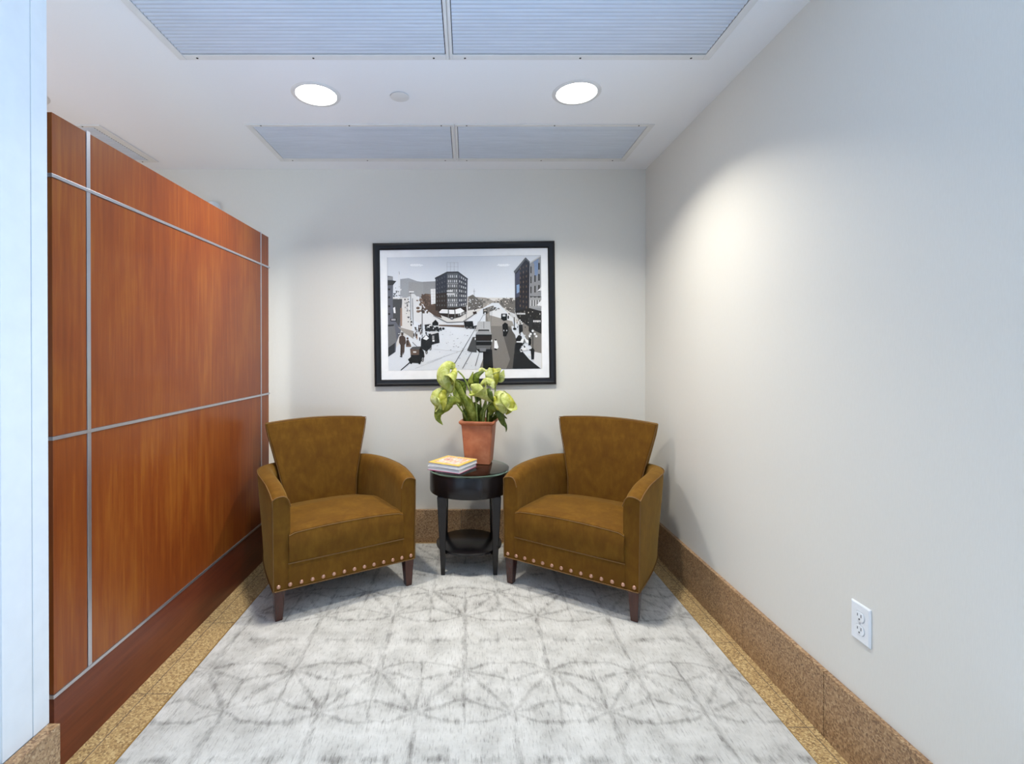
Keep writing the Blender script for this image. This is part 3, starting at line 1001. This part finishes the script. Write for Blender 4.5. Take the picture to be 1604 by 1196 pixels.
def calla(base, tipdir, length, R, face, mat, seed=0, flare=1.0, tip=0.6, squash=1.0, curl=0.25):
    """trumpet shaped spathe: base point (crop), axis direction, mouth radius; 'face' biases where the long tip grows"""
    A = Vector(tipdir).normalized()
    side = A.cross(Vector(face)).normalized(); fr = side.cross(A).normalized()
    B = F(*base)
    NS, NA = 12, 30
    rows = []
    for i in range(NS + 1):
        s = i / NS
        r = 0.005 + (R - .005) * (s ** .72) * (0.80 + .20 * s) * (1 + flare * .35 * max(0, s - .75) / .25)
        row = []
        for k in range(NA + 1):
            a = -math.pi + 2 * math.pi * k / NA
            lip = (0.5 + 0.5 * math.cos(a)) ** 2
            ax = s * length * (1 + tip * lip * s * s)
            rr = r * (1 + .10 * math.cos(a * 2 + seed)) * (1 + .06 * math.sin(k * .9 + seed * 2) * s)
            open_ = (math.pi - abs(a)) / math.pi
            rr *= 1 + 0.16 * (1 - min(1, open_ * 5)) * s * (1 if a > 0 else -.6)
            wv = .0045 * mnoise.noise(Vector((math.cos(a) * 1.6 + seed, math.sin(a) * 1.6, s * 2.5)))
            d = fr * math.cos(a) + side * (math.sin(a) * squash)
            p = B + A * ax + d * (rr + wv * 2.2 * s)
            # lip rolls outwards / droops
            p = p + d * (curl * R * lip * s ** 4) + Vector((0, 0, -0.35 * R * (s ** 3) * lip * curl * 2))
            row.append(p)
        rows.append(row)
    bm = bmesh.new(); add_grid(bm, rows)
    return newobj('flower', bm, mat, pl, smooth=180, solid=0.0016, subsurf=1)

def stem(pts, r0, r1=None, mat=None):
    path = catmull([F(*p) for p in pts], 6)
    r1 = r1 if r1 is not None else r0
    bm = bmesh.new(); add_tube(bm, path, lambda t: r0 + (r1 - r0) * t, 8)
    return newobj('stem', bm, mat or M_STEM, pl, smooth=60)

SB = 1080   # stem base row (inside the pot)
stem([(760, SB, 0), (745, 800, -.03), (720, 560, -.05), (620, 320, -.06), (520, 205, -.065)], .0065, .0042)
stem([(690, SB, 0), (640, 920, -.03), (520, 740, -.05), (400, 570, -.06)], .0065, .004)
stem([(880, SB, 0), (880, 860, -.01), (870, 620, .01), (850, 420, .02)], .0075, .005)
stem([(905, SB, -.03), (930, 840, -.04), (1000, 730, -.05), (1065, 690, -.055)], .0065, .004)
stem([(990, SB, -.04), (1000, 880, -.05), (1005, 870, -.05)], .0045, .0045)
stem([(960, SB, 0), (1010, 850, 0), (1085, 640, .005), (1108, 440, .01)], .0065, .004)
stem([(960, SB, .02), (1020, 940, 0), (1100, 880, -.02), (1160, 780, -.03)], .006, .004)
stem([(830, SB, -.03), (815, 860, -.04), (800, 640, -.03), (770, 480, -.02)], .007, .004)
stem([(720, SB, .01), (600, 780, 0), (520, 560, .0), (480, 400, 0)], .0065, .004)
stem([(920, SB, -.02), (945, 820, -.03), (965, 660, -.03)], .006, .004)

# upright and drooping leaves
blade('leaf', [(700, SB, -.02), (690, 860, -.04), (590, 620, -.05), (500, 440, -.05), (470, 345, -.05)], [26, 44, 60, 70, 14], M_LEAF, .45, 25, .006, 1)
blade('leaf', [(780, SB, -.03), (770, 900, -.05), (700, 720, -.06), (600, 560, -.05)], [30, 62, 75, 22], M_LEAF, .5, -20, .006, 2)
blade('leaf', [(660, SB, 0), (640, 930, -.02), (640, 850, -.03), (700, 730, -.04)], [30, 48, 50, 20], M_LEAFD, .4, 10, .004, 3)
blade('leaf', [(820, 700, .02), (800, 560, .01), (770, 380, 0), (820, 265, -.01), (935, 205, -.02)], [20, 52, 82, 58, 10], M_LEAFD, .5, 35, .006, 4)
blade('leaf', [(830, 420, .01), (760, 440, 0), (710, 380, -.01), (760, 220, -.01)], [30, 50, 48, 8], M_LEAF, .4, 20, .006, 5)
blade('leaf', [(560, 700, -.04), (440, 690, -.07), (330, 760, -.08), (230, 850, -.085), (215, 950, -.08), (285, 1052, -.075)], [20, 92, 98, 72, 46, 3], M_LEAF, .45, 18, .007, 6)
blade('leaf', [(870, SB, .02), (860, 900, 0), (830, 790, -.02), (760, 700, -.04)], [28, 55, 62, 20], M_LEAFD, .5, 20, .004, 7)
blade('leaf', [(890, SB, -.01), (905, 900, -.03), (940, 780, -.03), (960, 660, -.03)], [28, 44, 40, 14], M_LEAF, .5, -15, .004, 8)
blade('leaf', [(985, SB, .0), (1010, 900, -.01), (1030, 780, -.01), (1010, 660, .0)], [20, 58, 66, 14], M_LEAFD, .4, 20, .005, 9)
blade('leaf', [(970, SB, .03), (1090, 950, .0), (1190, 905, -.02), (1290, 950, -.02)], [18, 34, 40, 6], M_LEAFD, .5, -20, .004, 10)
blade('leaf', [(1010, 900, -.03), (1050, 800, -.05), (1120, 760, -.06), (1160, 830, -.06)], [20, 75, 80, 16], M_LEAF, .4, 15, .006, 11)
blade('leaf', [(560, 760, -.02), (560, 660, -.04), (500, 560, -.05), (440, 420, -.04)], [14, 55, 60, 14], M_LEAF, .45, -30, .006, 12)
blade('leaf', [(640, 620, .0), (600, 500, .0), (580, 420, .0), (500, 350, -.01)], [10, 50, 60, 10], M_LEAFD, .45, 25, .006, 13)
blade('leaf', [(820, 680, -.02), (860, 600, -.02), (840, 500, -.02), (780, 430, -.02)], [14, 50, 50, 10], M_LEAFD, .4, 10, .006, 14)
blade('leaf', [(1150, 820, -.07), (1190, 900, -.075), (1230, 1010, -.07), (1275, 1080, -.07), (1272, 1160, -.07)], [60, 64, 44, 20, 3], M_LEAFD, .5, 15, .008, 15)

# flowers
# 1 big upper left, drooping
calla((505, 205, -.065), (-.62, -.45, -.75), .085, .046, (-.3, .4, -1), M_BLOOM, 1, .6, .45, 1.0, .2)
blade('flower', [(480, 140, -.07), (380, 130, -.10), (300, 220, -.115), (300, 340, -.115), (370, 450, -.10), (415, 540, -.09)], [40, 82, 95, 100, 70, 12], M_BLOOM, .55, 5, .010, 21)
blade('flower', [(455, 160, -.07), (440, 240, -.09), (440, 330, -.09), (400, 420, -.09)], [45, 55, 50, 20], M_BLOOM_Y, .5, -35, .008, 22)
# 2 lower left
calla((385, 560, -.06), (-.75, -.35, -.5), .085, .036, (-.2, -.2, -1), M_BLOOM, 2.3, .3, .55, 1.0, .2)
blade('flower', [(290, 470, -.08), (200, 560, -.105), (170, 660, -.11), (230, 740, -.105), (290, 815, -.10)], [25, 80, 85, 62, 6], M_BLOOM, .5, -8, .009, 24)
blade('flower', [(330, 500, -.09), (290, 600, -.12), (300, 710, -.12), (290, 822, -.11)], [34, 66, 52, 6], M_BLOOM_Y, .55, 12, .008, 25)
# 3 centre trumpet
calla((1065, 690, -.055), (-.72, -.30, .62), .118, .046, (-.5, -.5, -.75), M_BLOOM, 3.1, .8, .3, 1.05, .15)
blade('flower', [(960, 600, -.10), (880, 560, -.125), (800, 480, -.13), (720, 430, -.125)], [36, 80, 88, 20], M_BLOOM, .5, 12, .010, 31)
blade('flower', [(880, 420, -.07), (960, 360, -.075), (1040, 390, -.08), (1080, 480, -.08)], [20, 50, 60, 14], M_BLOOM, .4, 10, .008, 32)
blade('leaf', [(1075, 690, -.09), (1030, 600, -.11), (1000, 530, -.11), (1010, 480, -.105)], [10, 40, 60, 20], M_LEAFD, .45, 15, .004, 33)
# 4 upper right
calla((1108, 440, .01), (-.10, -.30, .95), .095, .034, (.9, -.2, .1), M_BLOOM, 4.2, .4, .2, 1.0, .2)
blade('flower', [(1110, 450, -.02), (1060, 360, -.045), (1020, 260, -.055), (1040, 160, -.05)], [20, 62, 74, 34], M_BLOOM, .55, -10, .009, 41)
blade('flower', [(1120, 420, -.02), (1110, 320, -.05), (1100, 230, -.05), (1060, 165, -.04)], [14, 46, 52, 18], M_BLOOM_Y, .5, 12, .008, 42)
blade('flower', [(1120, 340, .0), (1180, 330, -.02), (1205, 270, -.03), (1240, 190, -.03)], [30, 62, 52, 4], M_BLOOM, .5, 15, .009, 43)
blade('leaf', [(850, 215, .01), (880, 180, .02), (930, 190, .02), (975, 245, .01)], [12, 26, 22, 4], M_BLOOM, .3, 10, .003, 44)
# 5 right bulging
calla((1120, 690, -.03), (.55, -.55, .15), .080, .046, (.4, -.2, -1), M_BLOOM, 5.2, .4, .6, 1.0, .25)
blade('flower', [(1090, 560, -.05), (1180, 600, -.095), (1230, 700, -.115), (1240, 800, -.11), (1260, 870, -.10)], [45, 100, 118, 90, 30], M_BLOOM, .55, 6, .011, 51)
blade('flower', [(1180, 560, -.05), (1280, 620, -.08), (1340, 720, -.09), (1320, 820, -.085), (1270, 890, -.08)], [30, 60, 66, 50, 6], M_BLOOM_Y, .5, -12, .009, 52)
blade('flower', [(1090, 600, -.06), (1120, 690, -.095), (1170, 780, -.105), (1230, 830, -.10)], [26, 50, 50, 12], M_BLOOM_Y, .5, 14, .008, 53)

# ------------------------------------------------------------------ framed street photograph
ANG = 0.0135
K = BACKY / FPX / 4.983             # metres per close-up pixel
FC = U(580 + 736 / 4.983, 370 + 606 / 4.983, BACKY)
FW, FH = 1411 * K / 2, 1112 * K / 2
pic = empty('framed_picture', (FC.x, BACKY, FC.z)); pic.rotation_euler = (0, -ANG, 0)
tag(pic, 'black framed old street photograph with white mat hanging on the back wall', 'picture')
# frame: mitred moulding
bm = bmesh.new()
w = 52 * K
prof = [(0, -0.0005), (0, -0.018), (0.10, -0.024), (0.35, -0.027), (0.62, -0.022), (0.86, -0.020), (1.0, -0.014), (1.0, -0.004)]
rows = []
for t_, y in prof:
    d = w * t_
    rows.append([(sx * (FW - d), y, sz * (FH - d)) for sx, sz in ((-1, -1), (1, -1), (1, 1), (-1, 1))])
add_grid(bm, rows, close_u=True)
newobj('frame', bm, M_BLACKFRAME, pic, smooth=25)
box('mat_board', -FW + w * .8, FW - w * .8, -0.0075, -0.0055, -FH + w * .8, FH - w * .8, M_MATBOARD, pic)
bm = bmesh.new()
bm.faces.new([bm.verts.new((sx * (FW - w * .9), -0.0120, sz * (FH - w * .9))) for sx, sz in ((-1, -1), (1, -1), (1, 1), (-1, 1))])
newobj('glass', bm, M_PGLASS, pic)
# the print
bm = bmesh.new(); lay = colour_layer(bm)
CA, SA = math.cos(ANG), math.sin(ANG)
layer = [0]
X0P, X1P, Y0P, Y1P = 137, 1334, 156, 1034
def loc2(cx, cy):
    dx, dz = (cx - 736) * K, -(cy - 606) * K
    return dx * CA + dz * SA, -dx * SA + dz * CA
PX0, PZ1 = -598 * K, 447 * K
PX1, PZ0 = 599 * K, -433 * K
def poly(pts, g, tint=None):
    layer[0] += 1
    yy = -0.0077 - layer[0] * 0.0000045
    g2 = g ** 2.2
    col = (g2, g2, g2) if tint is None else tuple((g * t_) ** 2.2 for t_ in tint)
    vs = []
    for x, y in pts:
        lx, lz = loc2(x, y)
        lx = max(PX0, min(PX1, lx)); lz = max(PZ0, min(PZ1, lz))
        vs.append(bm.verts.new((lx, yy, lz)))
    f = bm.faces.new(vs)
    for l in f.loops: l[lay] = (*col, 1)
def rect(x0, y0, x1, y1, g, tint=None): poly([(x0, y0), (x1, y0), (x1, y1), (x0, y1)], g, tint)
def line(x0, y0, x1, y1, wd, g, tint=None, wd2=None):
    dx, dy = x1 - x0, y1 - y0; l = math.hypot(dx, dy) or 1
    nx, ny = -dy / l / 2, dx / l / 2; w2 = wd if wd2 is None else wd2
    poly([(x0 + nx * wd, y0 + ny * wd), (x1 + nx * w2, y1 + ny * w2), (x1 - nx * w2, y1 - ny * w2), (x0 - nx * wd, y0 - ny * wd)], g, tint)
def disc(cx, cy, rx, ry, g, tint=None, n=12): poly([(cx + rx * math.cos(2 * math.pi * k / n), cy + ry * math.sin(2 * math.pi * k / n)) for k in range(n)], g, tint)
SEP = (1.0, .96, .91); BRN = (1.0, .83, .72); BLU = (.965, .98, 1.0)
# sky bands
rect(120, 140, 1350, 1060, .90)
for k in range(16): rect(120, 150 + k * 24, 1350, 175 + k * 24, .90 + .003 * k, BLU)
rect(120, 480, 1350, 1060, .86, (1, .985, .96))
# far hills & distance
poly([(235, 335), (300, 328), (370, 352), (440, 360), (520, 352), (520, 480), (235, 480)], .66, BLU)
poly([(300, 360), (410, 360), (410, 470), (300, 470)], .62)
poly([(412, 356), (512, 352), (512, 540), (412, 500)], .60)
poly([(760, 470), (900, 480), (960, 505), (1130, 498), (1130, 560), (760, 560)], .62, SEP)
rnd = random.Random(11)
for k in range(70):
    x = rnd.uniform(770, 1120); y = 485 + abs(x - 945) * -.06 + rnd.uniform(0, 60)
    rect(x, y, x + rnd.uniform(6, 22), y + rnd.uniform(5, 18), rnd.uniform(.35, .85), SEP)
poly([(770, 470), (800, 455), (850, 500), (880, 520), (880, 560), (760, 580)], .42, SEP)
for k in range(30):
    x = rnd.uniform(765, 870); y = rnd.uniform(480, 575); rect(x, y, x + rnd.uniform(4, 12), y + rnd.uniform(4, 12), rnd.choice([.25, .3, .8, .85]))
poly([(1010, 500), (1050, 485), (1128, 500), (1128, 620), (1060, 570), (1010, 530)], .45, SEP)
for k in range(36):
    x = rnd.uniform(1015, 1125); y = rnd.uniform(495, 600); rect(x, y, x + rnd.uniform(4, 12), y + rnd.uniform(3, 10), rnd.choice([.2, .3, .35, .8, .85]), SEP)
# streets (lit paving)
poly([(300, 470), (380, 470), (440, 600), (520, 640), (620, 680), (740, 670), (880, 560), (950, 520), (1000, 520), (1334, 900), (1334, 1060), (137, 1060), (137, 940), (330, 720)], .90, BLU)
poly([(310, 450), (345, 450), (470, 590), (620, 700), (440, 710), (330, 650)], .86)
# left avenue with cars
for k in range(60):
    y = rnd.uniform(470, 690); x = 262 + (y - 470) * .12 + rnd.uniform(0, 38); rect(x, y, x + rnd.uniform(4, 12), y + rnd.uniform(4, 12), rnd.choice([.2, .25, .45, .85, .9]))
poly([(395, 470), (430, 448), (470, 452), (512, 500), (520, 600), (470, 590), (420, 545)], .36, BRN)
# trees left of corner building
for k in range(70):
    x = rnd.uniform(365, 520); y = rnd.uniform(455, 600)
    if y > 440 + (x - 365) * .15: disc(x, y, rnd.uniform(5, 16), rnd.uniform(5, 13), rnd.uniform(.28, .52), BRN, 7)
poly([(440, 570), (520, 520), (560, 640), (500, 620)], .34, BRN)
# white billboard beside the building
poly([(472, 412), (512, 410), (512, 525), (476, 532)], .92)
for k in range(5): line(472, 430 + k * 22, 512, 429 + k * 22, 1.5, .7)
line(494, 412, 494, 528, 1.5, .7)
# dark reflected shade strip across the street right side
poly([(900, 560), (960, 540), (1000, 620), (1100, 700), (1160, 1060), (850, 1060), (900, 900)], .50, SEP)
poly([(905, 600), (1090, 610), (1120, 700), (930, 700)], .60, SEP)
poly([(880, 905), (950, 880), (960, 1060), (880, 1060)], .12)
poly([(1040, 780), (1080, 700), (1130, 770), (1150, 860), (1120, 900), (1130, 1000), (1334, 1030), (1334, 1060), (1060, 1060), (1090, 960)], .36, SEP)
poly([(1130, 830), (1240, 960), (1330, 1035), (1334, 1060), (1110, 1060)], .15)
poly([(1150, 620), (1334, 600), (1334, 930), (1290, 920), (1180, 740)], .52, SEP)
poly([(1280, 900), (1334, 912), (1334, 1022), (1255, 960)], .88)
poly([(930, 590), (1010, 560), (1120, 640), (1110, 665), (930, 615)], .88)
# corner building (flatiron)
poly([(510, 322), (600, 280), (600, 570), (545, 590), (510, 560)], .26, (.9, .92, 1.05))
poly([(510, 450), (600, 440), (600, 590), (510, 580)], .22, BRN)
poly([(600, 278), (686, 278), (686, 560), (600, 560)], .40, BLU)
poly([(686, 278), (760, 330), (755, 540), (686, 560)], .34, (.92, .94, 1.03))
poly([(505, 326), (598, 278), (686, 276), (762, 332), (762, 340), (686, 288), (598, 290), (505, 336)], .22)
for r_ in range(7):
    yb_ = 305 + r_ * 37
    for c_ in range(5):
        x = 607 + c_ * 15.5; rect(x, yb_, x + 8, yb_ + 19, .80 if (r_ + c_) % 3 else .62)
    line(600, yb_ + 28, 686, yb_ + 28, 5, .62 if r_ % 2 else .3)
    for c_ in range(4):
        x = 694 + c_ * 15; dy = c_ * (9 - r_ * 1.9)
        rect(x, yb_ + 2 + dy, x + 8, yb_ + 19 + dy * .9, .74 if (r_ * 2 + c_) % 4 else .5)
    line(686, yb_ + 28, 757, yb_ + 60 - r_ * 9, 3, .22)
    for c_ in range(4):
        x = 520 + c_ * 19; dy = (3 - c_) * (9 - r_ * 1.6)
        rect(x, yb_ + 6 + dy, x + 6, yb_ + 20 + dy, .36 if c_ % 2 else .42, BLU)
rect(598, 424, 640, 432, .95); rect(598, 447, 660, 458, .82)
for x in (599, 627, 655, 684): line(x, 205, x, 278, 1.5, .62)
line(599, 207, 686, 207, 1.5, .66); line(599, 240, 686, 240, 1.2, .68)
# awnings & ground floor
poly([(535, 570), (600, 560), (700, 555), (750, 545), (755, 600), (700, 630), (640, 645), (560, 620), (532, 600)], .20, BRN)
poly([(537, 592), (560, 570), (606, 572), (606, 602), (545, 600)], .90)
poly([(614, 574), (656, 574), (658, 606), (616, 606)], .93)
poly([(664, 572), (705, 560), (736, 584), (700, 602), (666, 606)], .93)
for x in (608, 659): rect(x, 570, x + 5, 640, .45)
disc(637, 640, 16, 9, .2); rect(628, 634, 646, 640, .85)
for k in range(18):
    x = rnd.uniform(670, 760); rect(x, 608 - (x - 670) * .25, x + 5, 626 - (x - 670) * .25, rnd.choice([.15, .6, .85]))
# pavement edges
poly([(495, 615), (600, 668), (720, 664), (820, 600), (822, 606), (724, 672), (598, 677), (493, 622)], .50)
poly([(535, 690), (735, 692), (735, 712), (535, 700)], .40, BRN)
# left buildings
poly([(137, 310), (178, 316), (178, 345), (205, 352), (180, 380), (178, 500), (240, 560), (240, 740), (205, 830), (200, 900), (137, 940)], .42, (.94, .95, 1.02))
poly([(137, 345), (204, 350), (180, 382), (137, 384)], .22)
poly([(178, 490), (250, 490), (250, 520), (240, 640), (225, 700), (180, 640)], .30)
poly([(137, 318), (176, 318), (176, 342), (137, 342)], .60)
for y in (408, 470, 540, 600): rect(140, y, 158, y + 14, .20)
rect(160, 640, 206, 664, .12); rect(166, 645, 200, 649, .85); rect(166, 653, 200, 657, .85)
poly([(137, 690), (190, 690), (210, 820), (137, 870)], .46); poly([(137, 690), (188, 688), (186, 700), (137, 704)], .2)
poly([(137, 870), (195, 830), (192, 905), (137, 938)], .2)
poly([(180, 560), (196, 552), (200, 600), (186, 600)], .9)
rect(236, 560, 250, 700, .60, BRN)
for k in range(26):
    x = rnd.uniform(182, 240); y = rnd.uniform(390, 490); rect(x, y, x + rnd.uniform(4, 14), y + rnd.uniform(3, 9), rnd.choice([.35, .5, .88, .92]))
line(226, 280, 226, 400, 5, .90); line(226, 276, 230, 300, 3, .6); line(180, 470, 214, 430, 4, .15)
rect(304, 430, 342, 438, .97)
line(316, 440, 318, 650, 4, .22); line(331, 485, 336, 690, 4, .25); line(406, 555, 406, 790, 5, .14); line(750, 520, 750, 640, 2.5, .4)
line(811, 410, 811, 478, 2, .5); line(803, 430, 819, 430, 2, .5); line(863, 475, 863, 500, 1.5, .5); line(1063, 475, 1063, 520, 2, .5)
# brown banner-like reflection and people on left pavement
poly([(215, 705), (340, 740), (338, 800), (250, 740)], .62, SEP)
poly([(228, 786), (240, 776), (262, 776), (276, 790), (280, 832), (268, 850), (238, 850), (226, 828)], .30, BRN)
poly([(238, 848), (252, 850), (256, 905), (250, 940), (236, 925)], .27, BRN); poly([(252, 850), (270, 846), (268, 900), (258, 925)], .33, BRN)
poly([(282, 812), (300, 806), (318, 845), (322, 862), (280, 862)], .45, BRN); poly([(284, 812), (298, 808), (304, 850), (284, 850)], .28, BRN)
disc(292, 797, 8, 10, .34, BRN); disc(251, 764, 9, 12, .34, BRN); line(238, 752, 264, 753, 5, .2); poly([(232, 930), (252, 935), (250, 945), (234, 940)], .2)
rect(216, 752, 234, 772, .25); rect(219, 756, 231, 764, .8)
for k in range(18):
    x = rnd.uniform(335, 400); y = rnd.uniform(680, 790); poly([(x, y), (x + 8, y - 2), (x + 9, y + 24), (x + 1, y + 26)], rnd.choice([.15, .2, .3, .35, .7]), BRN)
# carriages and cars at left kerb
poly([(312, 880), (330, 862), (395, 858), (420, 900), (425, 940), (390, 990), (310, 985), (295, 960), (318, 940)], .14, SEP)
poly([(312, 880), (382, 884), (382, 925), (318, 925)], .40, BRN); rect(336, 897, 360, 908, .8)
poly([(312, 880), (332, 862), (396, 858), (382, 884)], .33)
for cx_, cy_ in ((320, 982), (385, 984)): disc(cx_, cy_, 10, 14, .10)
for (x, y) in ((410, 960), (440, 900), (470, 870), (480, 830)):
    disc(x, y, 10, 20, .16); disc(x, y, 6, 15, .7); disc(x, y, 3, 10, .15)
poly([(398, 800), (440, 765), (480, 800), (480, 860), (440, 900), (395, 870)], .15)
poly([(412, 800), (436, 770), (460, 795), (440, 810)], .92)
poly([(455, 760), (535, 752), (542, 830), (480, 845), (460, 820)], .13); poly([(455, 758), (490, 742), (536, 750), (480, 766)], .82)
rect(484, 775, 500, 805, .62); rect(486, 808, 502, 822, .9)
poly([(425, 690), (470, 684), (500, 710), (545, 706), (540, 740), (430, 742)], .16)
for x, y in ((452, 712), (470, 700), (515, 705), (545, 712), (568, 712)): disc(x, y, 12, 10, .88); disc(x + 3, y + 8, 10, 9, .15)
poly([(485, 675), (510, 650), (532, 675), (532, 697), (485, 697)], .12)
for k in range(30):
    x = rnd.uniform(345, 560); y = 700 + rnd.uniform(0, 60); rect(x, y, x + rnd.uniform(4, 14), y + rnd.uniform(4, 12), rnd.choice([.1, .15, .2, .85]))
line(240, 1045, 320, 975, 9, .16); line(330, 825, 368, 862, 4, .35)
# litter specks on the street
for k in range(40):
    x = rnd.uniform(440, 800); y = rnd.uniform(740, 1010); line(x, y, x + rnd.uniform(-12, 12), y + rnd.uniform(-5, 5), 2.5, rnd.uniform(.3, .6))
line(440, 985, 800, 860, 1.6, .66); line(500, 880, 780, 905, 1.5, .7); line(350, 1030, 560, 950, 1.6, .66)
# tram rails
line(655, 1000, 885, 610, 5, .25, None, 2); line(720, 1030, 905, 700, 5, .30, None, 2); line(820, 1010, 850, 905, 5, .18, None, 3)
line(925, 640, 945, 560, 2, .4); line(940, 700, 950, 560, 2, .4); line(890, 620, 900, 560, 2, .35)
# carriage in the middle
poly([(730, 664), (800, 662), (806, 700), (850, 690), (862, 680), (850, 718), (806, 722), (740, 716)], .13)
for cx_, cy_ in ((755, 715), (785, 715), (820, 715), (835, 712)): disc(cx_, cy_, 9, 9, .55); disc(cx_, cy_, 6, 6, .2)
# shadow and tram
poly([(755, 890), (800, 785), (830, 785), (830, 905), (780, 900)], .30)
poly([(820, 740), (840, 665), (935, 665), (942, 760)], .72); line(886, 665, 886, 720, 3, .2)
poly([(845, 728), (925, 728), (930, 740), (840, 740)], .12)
poly([(826, 752), (850, 738), (920, 738), (945, 755), (948, 770), (822, 770)], .62)
poly([(822, 766), (948, 766), (944, 880), (920, 905), (850, 905), (826, 880)], .10)
rect(830, 776, 940, 812, .16, BRN); line(828, 818, 942, 818, 7, .42)
poly([(824, 850), (944, 850), (936, 880), (832, 880)], .40); poly([(850, 872), (905, 872), (900, 898), (856, 898)], .50, BLU)
disc(819, 800, 4, 10, .9); disc(948, 815, 4, 10, .9)
# small distant tram and cars
poly([(880, 566), (912, 566), (914, 606), (880, 606)], .20, SEP); rect(885, 572, 908, 586, .62, SEP); disc(896, 600, 6, 5, .95)
poly([(800, 590), (828, 585), (832, 605), (805, 610)], .25, BRN)
for k in range(24):
    x = rnd.uniform(930, 1000); y = rnd.uniform(545, 580); rect(x, y, x + 7, y + 5, rnd.choice([.15, .3, .8]))
poly([(1022, 604), (1066, 604), (1066, 655), (1040, 660), (1020, 645)], .10); rect(1032, 610, 1054, 626, .8); disc(1076, 632, 6, 14, .12)
poly([(1030, 690), (1050, 672), (1072, 684), (1078, 740), (1060, 780), (1036, 780)], .10); disc(1042, 735, 4, 6, .8); disc(1064, 735, 4, 6, .8)
# woman in white
poly([(968, 810), (985, 808), (1000, 865), (990, 880), (966, 872)], .95); disc(978, 808, 8, 6, .15); poly([(968, 872), (992, 878), (985, 888), (968, 885)], .1)
# right buildings
poly([(1118, 276), (1208, 170), (1242, 205), (1238, 580), (1150, 640), (1130, 590), (1128, 290)], .20, (.95, .93, 1.02))
poly([(1118, 276), (1210, 166), (1244, 200), (1244, 212), (1210, 184), (1128, 294)], .40, BLU)
poly([(1132, 300), (1165, 262), (1165, 470), (1132, 480)], .34, (.9, .92, 1.1))
poly([(1140, 382), (1162, 376), (1162, 436), (1142, 448)], .72, (.78, .92, 1.1))
for r_ in range(9):
    for c_ in range(3):
        x = 1165 + c_ * 24; y = 225 + r_ * 40 + (2 - c_) * (10 - r_ * 2)
        rect(x, y, x + 8, y + 18, .34 if (r_ + c_) % 2 else .42, BRN)
poly([(1242, 205), (1334, 150), (1334, 700), (1242, 640)], .60, (.97, .97, .98))
poly([(1270, 205), (1310, 178), (1306, 300), (1282, 320), (1278, 220)], .62, (.80, .92, 1.12))
poly([(1242, 205), (1334, 146), (1334, 160), (1242, 216)], .78)
for r_ in range(4):
    for c_ in range(3):
        x = 1248 + c_ * 30; y = 238 + r_ * 78 - c_ * 14 + r_ * c_ * 4
        if (r_, c_) != (0, 1): rect(x, y, x + 9 + c_ * 2, y + 52, .24)
line(1242, 470, 1334, 474, 5, .16)
poly([(1242, 480), (1334, 480), (1334, 560), (1242, 560)], .62)
for k in range(9): rect(1248 + k * 10, 498, 1253 + k * 10, 545, .25 if k % 2 else .85)
poly([(1296, 540), (1334, 498), (1334, 545)], .92); poly([(1300, 430), (1334, 396), (1334, 424)], .88)
poly([(1130, 585), (1240, 560), (1334, 585), (1334, 760), (1290, 740), (1160, 650)], .17, SEP)
for k in range(50):
    x = rnd.uniform(1135, 1330); y = 580 + rnd.uniform(0, 130); rect(x, y, x + rnd.uniform(3, 9), y + rnd.uniform(4, 16), rnd.choice([.1, .12, .3, .5, .8]), SEP)
for k in range(8): rect(1142 + k * 8.5, 598, 1148 + k * 8.5, 611, .88)
for k in range(5): rect(1270 + k * 12, 655, 1279 + k * 12, 670, .85)
poly([(1235, 640), (1262, 640), (1262, 760), (1235, 740)], .2)
# pavement people and lamps right
poly([(1085, 590), (1125, 605), (1140, 640), (1100, 625)], .82); line(1122, 630, 1124, 725, 6, .15); disc(1126, 722, 14, 9, .15)
line(1168, 690, 1168, 800, 6, .15)
for x, y in ((1166, 655), (1158, 668), (1176, 668), (1153, 680), (1182, 682)): disc(x, y, 6, 6, .93)
poly([(1158, 690), (1186, 690), (1190, 740), (1160, 760)], .15)
for k in range(26):
    x = rnd.uniform(1140, 1250); y = rnd.uniform(770, 930); disc(x, y, rnd.uniform(5, 14), rnd.uniform(5, 12), rnd.choice([.1, .12, .15, .9, .85]), None, 7)
poly([(1135, 800), (1155, 770), (1180, 780), (1190, 850), (1140, 880)], .12)
poly([(1165, 828), (1180, 800), (1205, 794), (1236, 815), (1238, 835)], .93); poly([(1200, 796), (1215, 830), (1190, 832)], .45)
rect(1140, 818, 1172, 828, .88); disc(1200, 880, 20, 12, .92); disc(1190, 862, 9, 8, .9); disc(1222, 880, 10, 8, .85)
line(1267, 750, 1267, 880, 8, .28)
for x, y in ((1266, 738), (1250, 762), (1282, 762), (1242, 780), (1294, 780)): disc(x, y, 9, 9, .95)
poly([(1250, 880), (1264, 868), (1280, 885), (1276, 960), (1256, 960)], .10)
poly([(1235, 792), (1256, 800), (1250, 850), (1232, 850)], .12)
line(137, 158, 1334, 152, 1.6, .55); line(137, 156, 137, 1034, 1.2, .6)
me_o = newobj('print', bm, M_PRINT, pic)
for f in me_o.data.polygons: pass
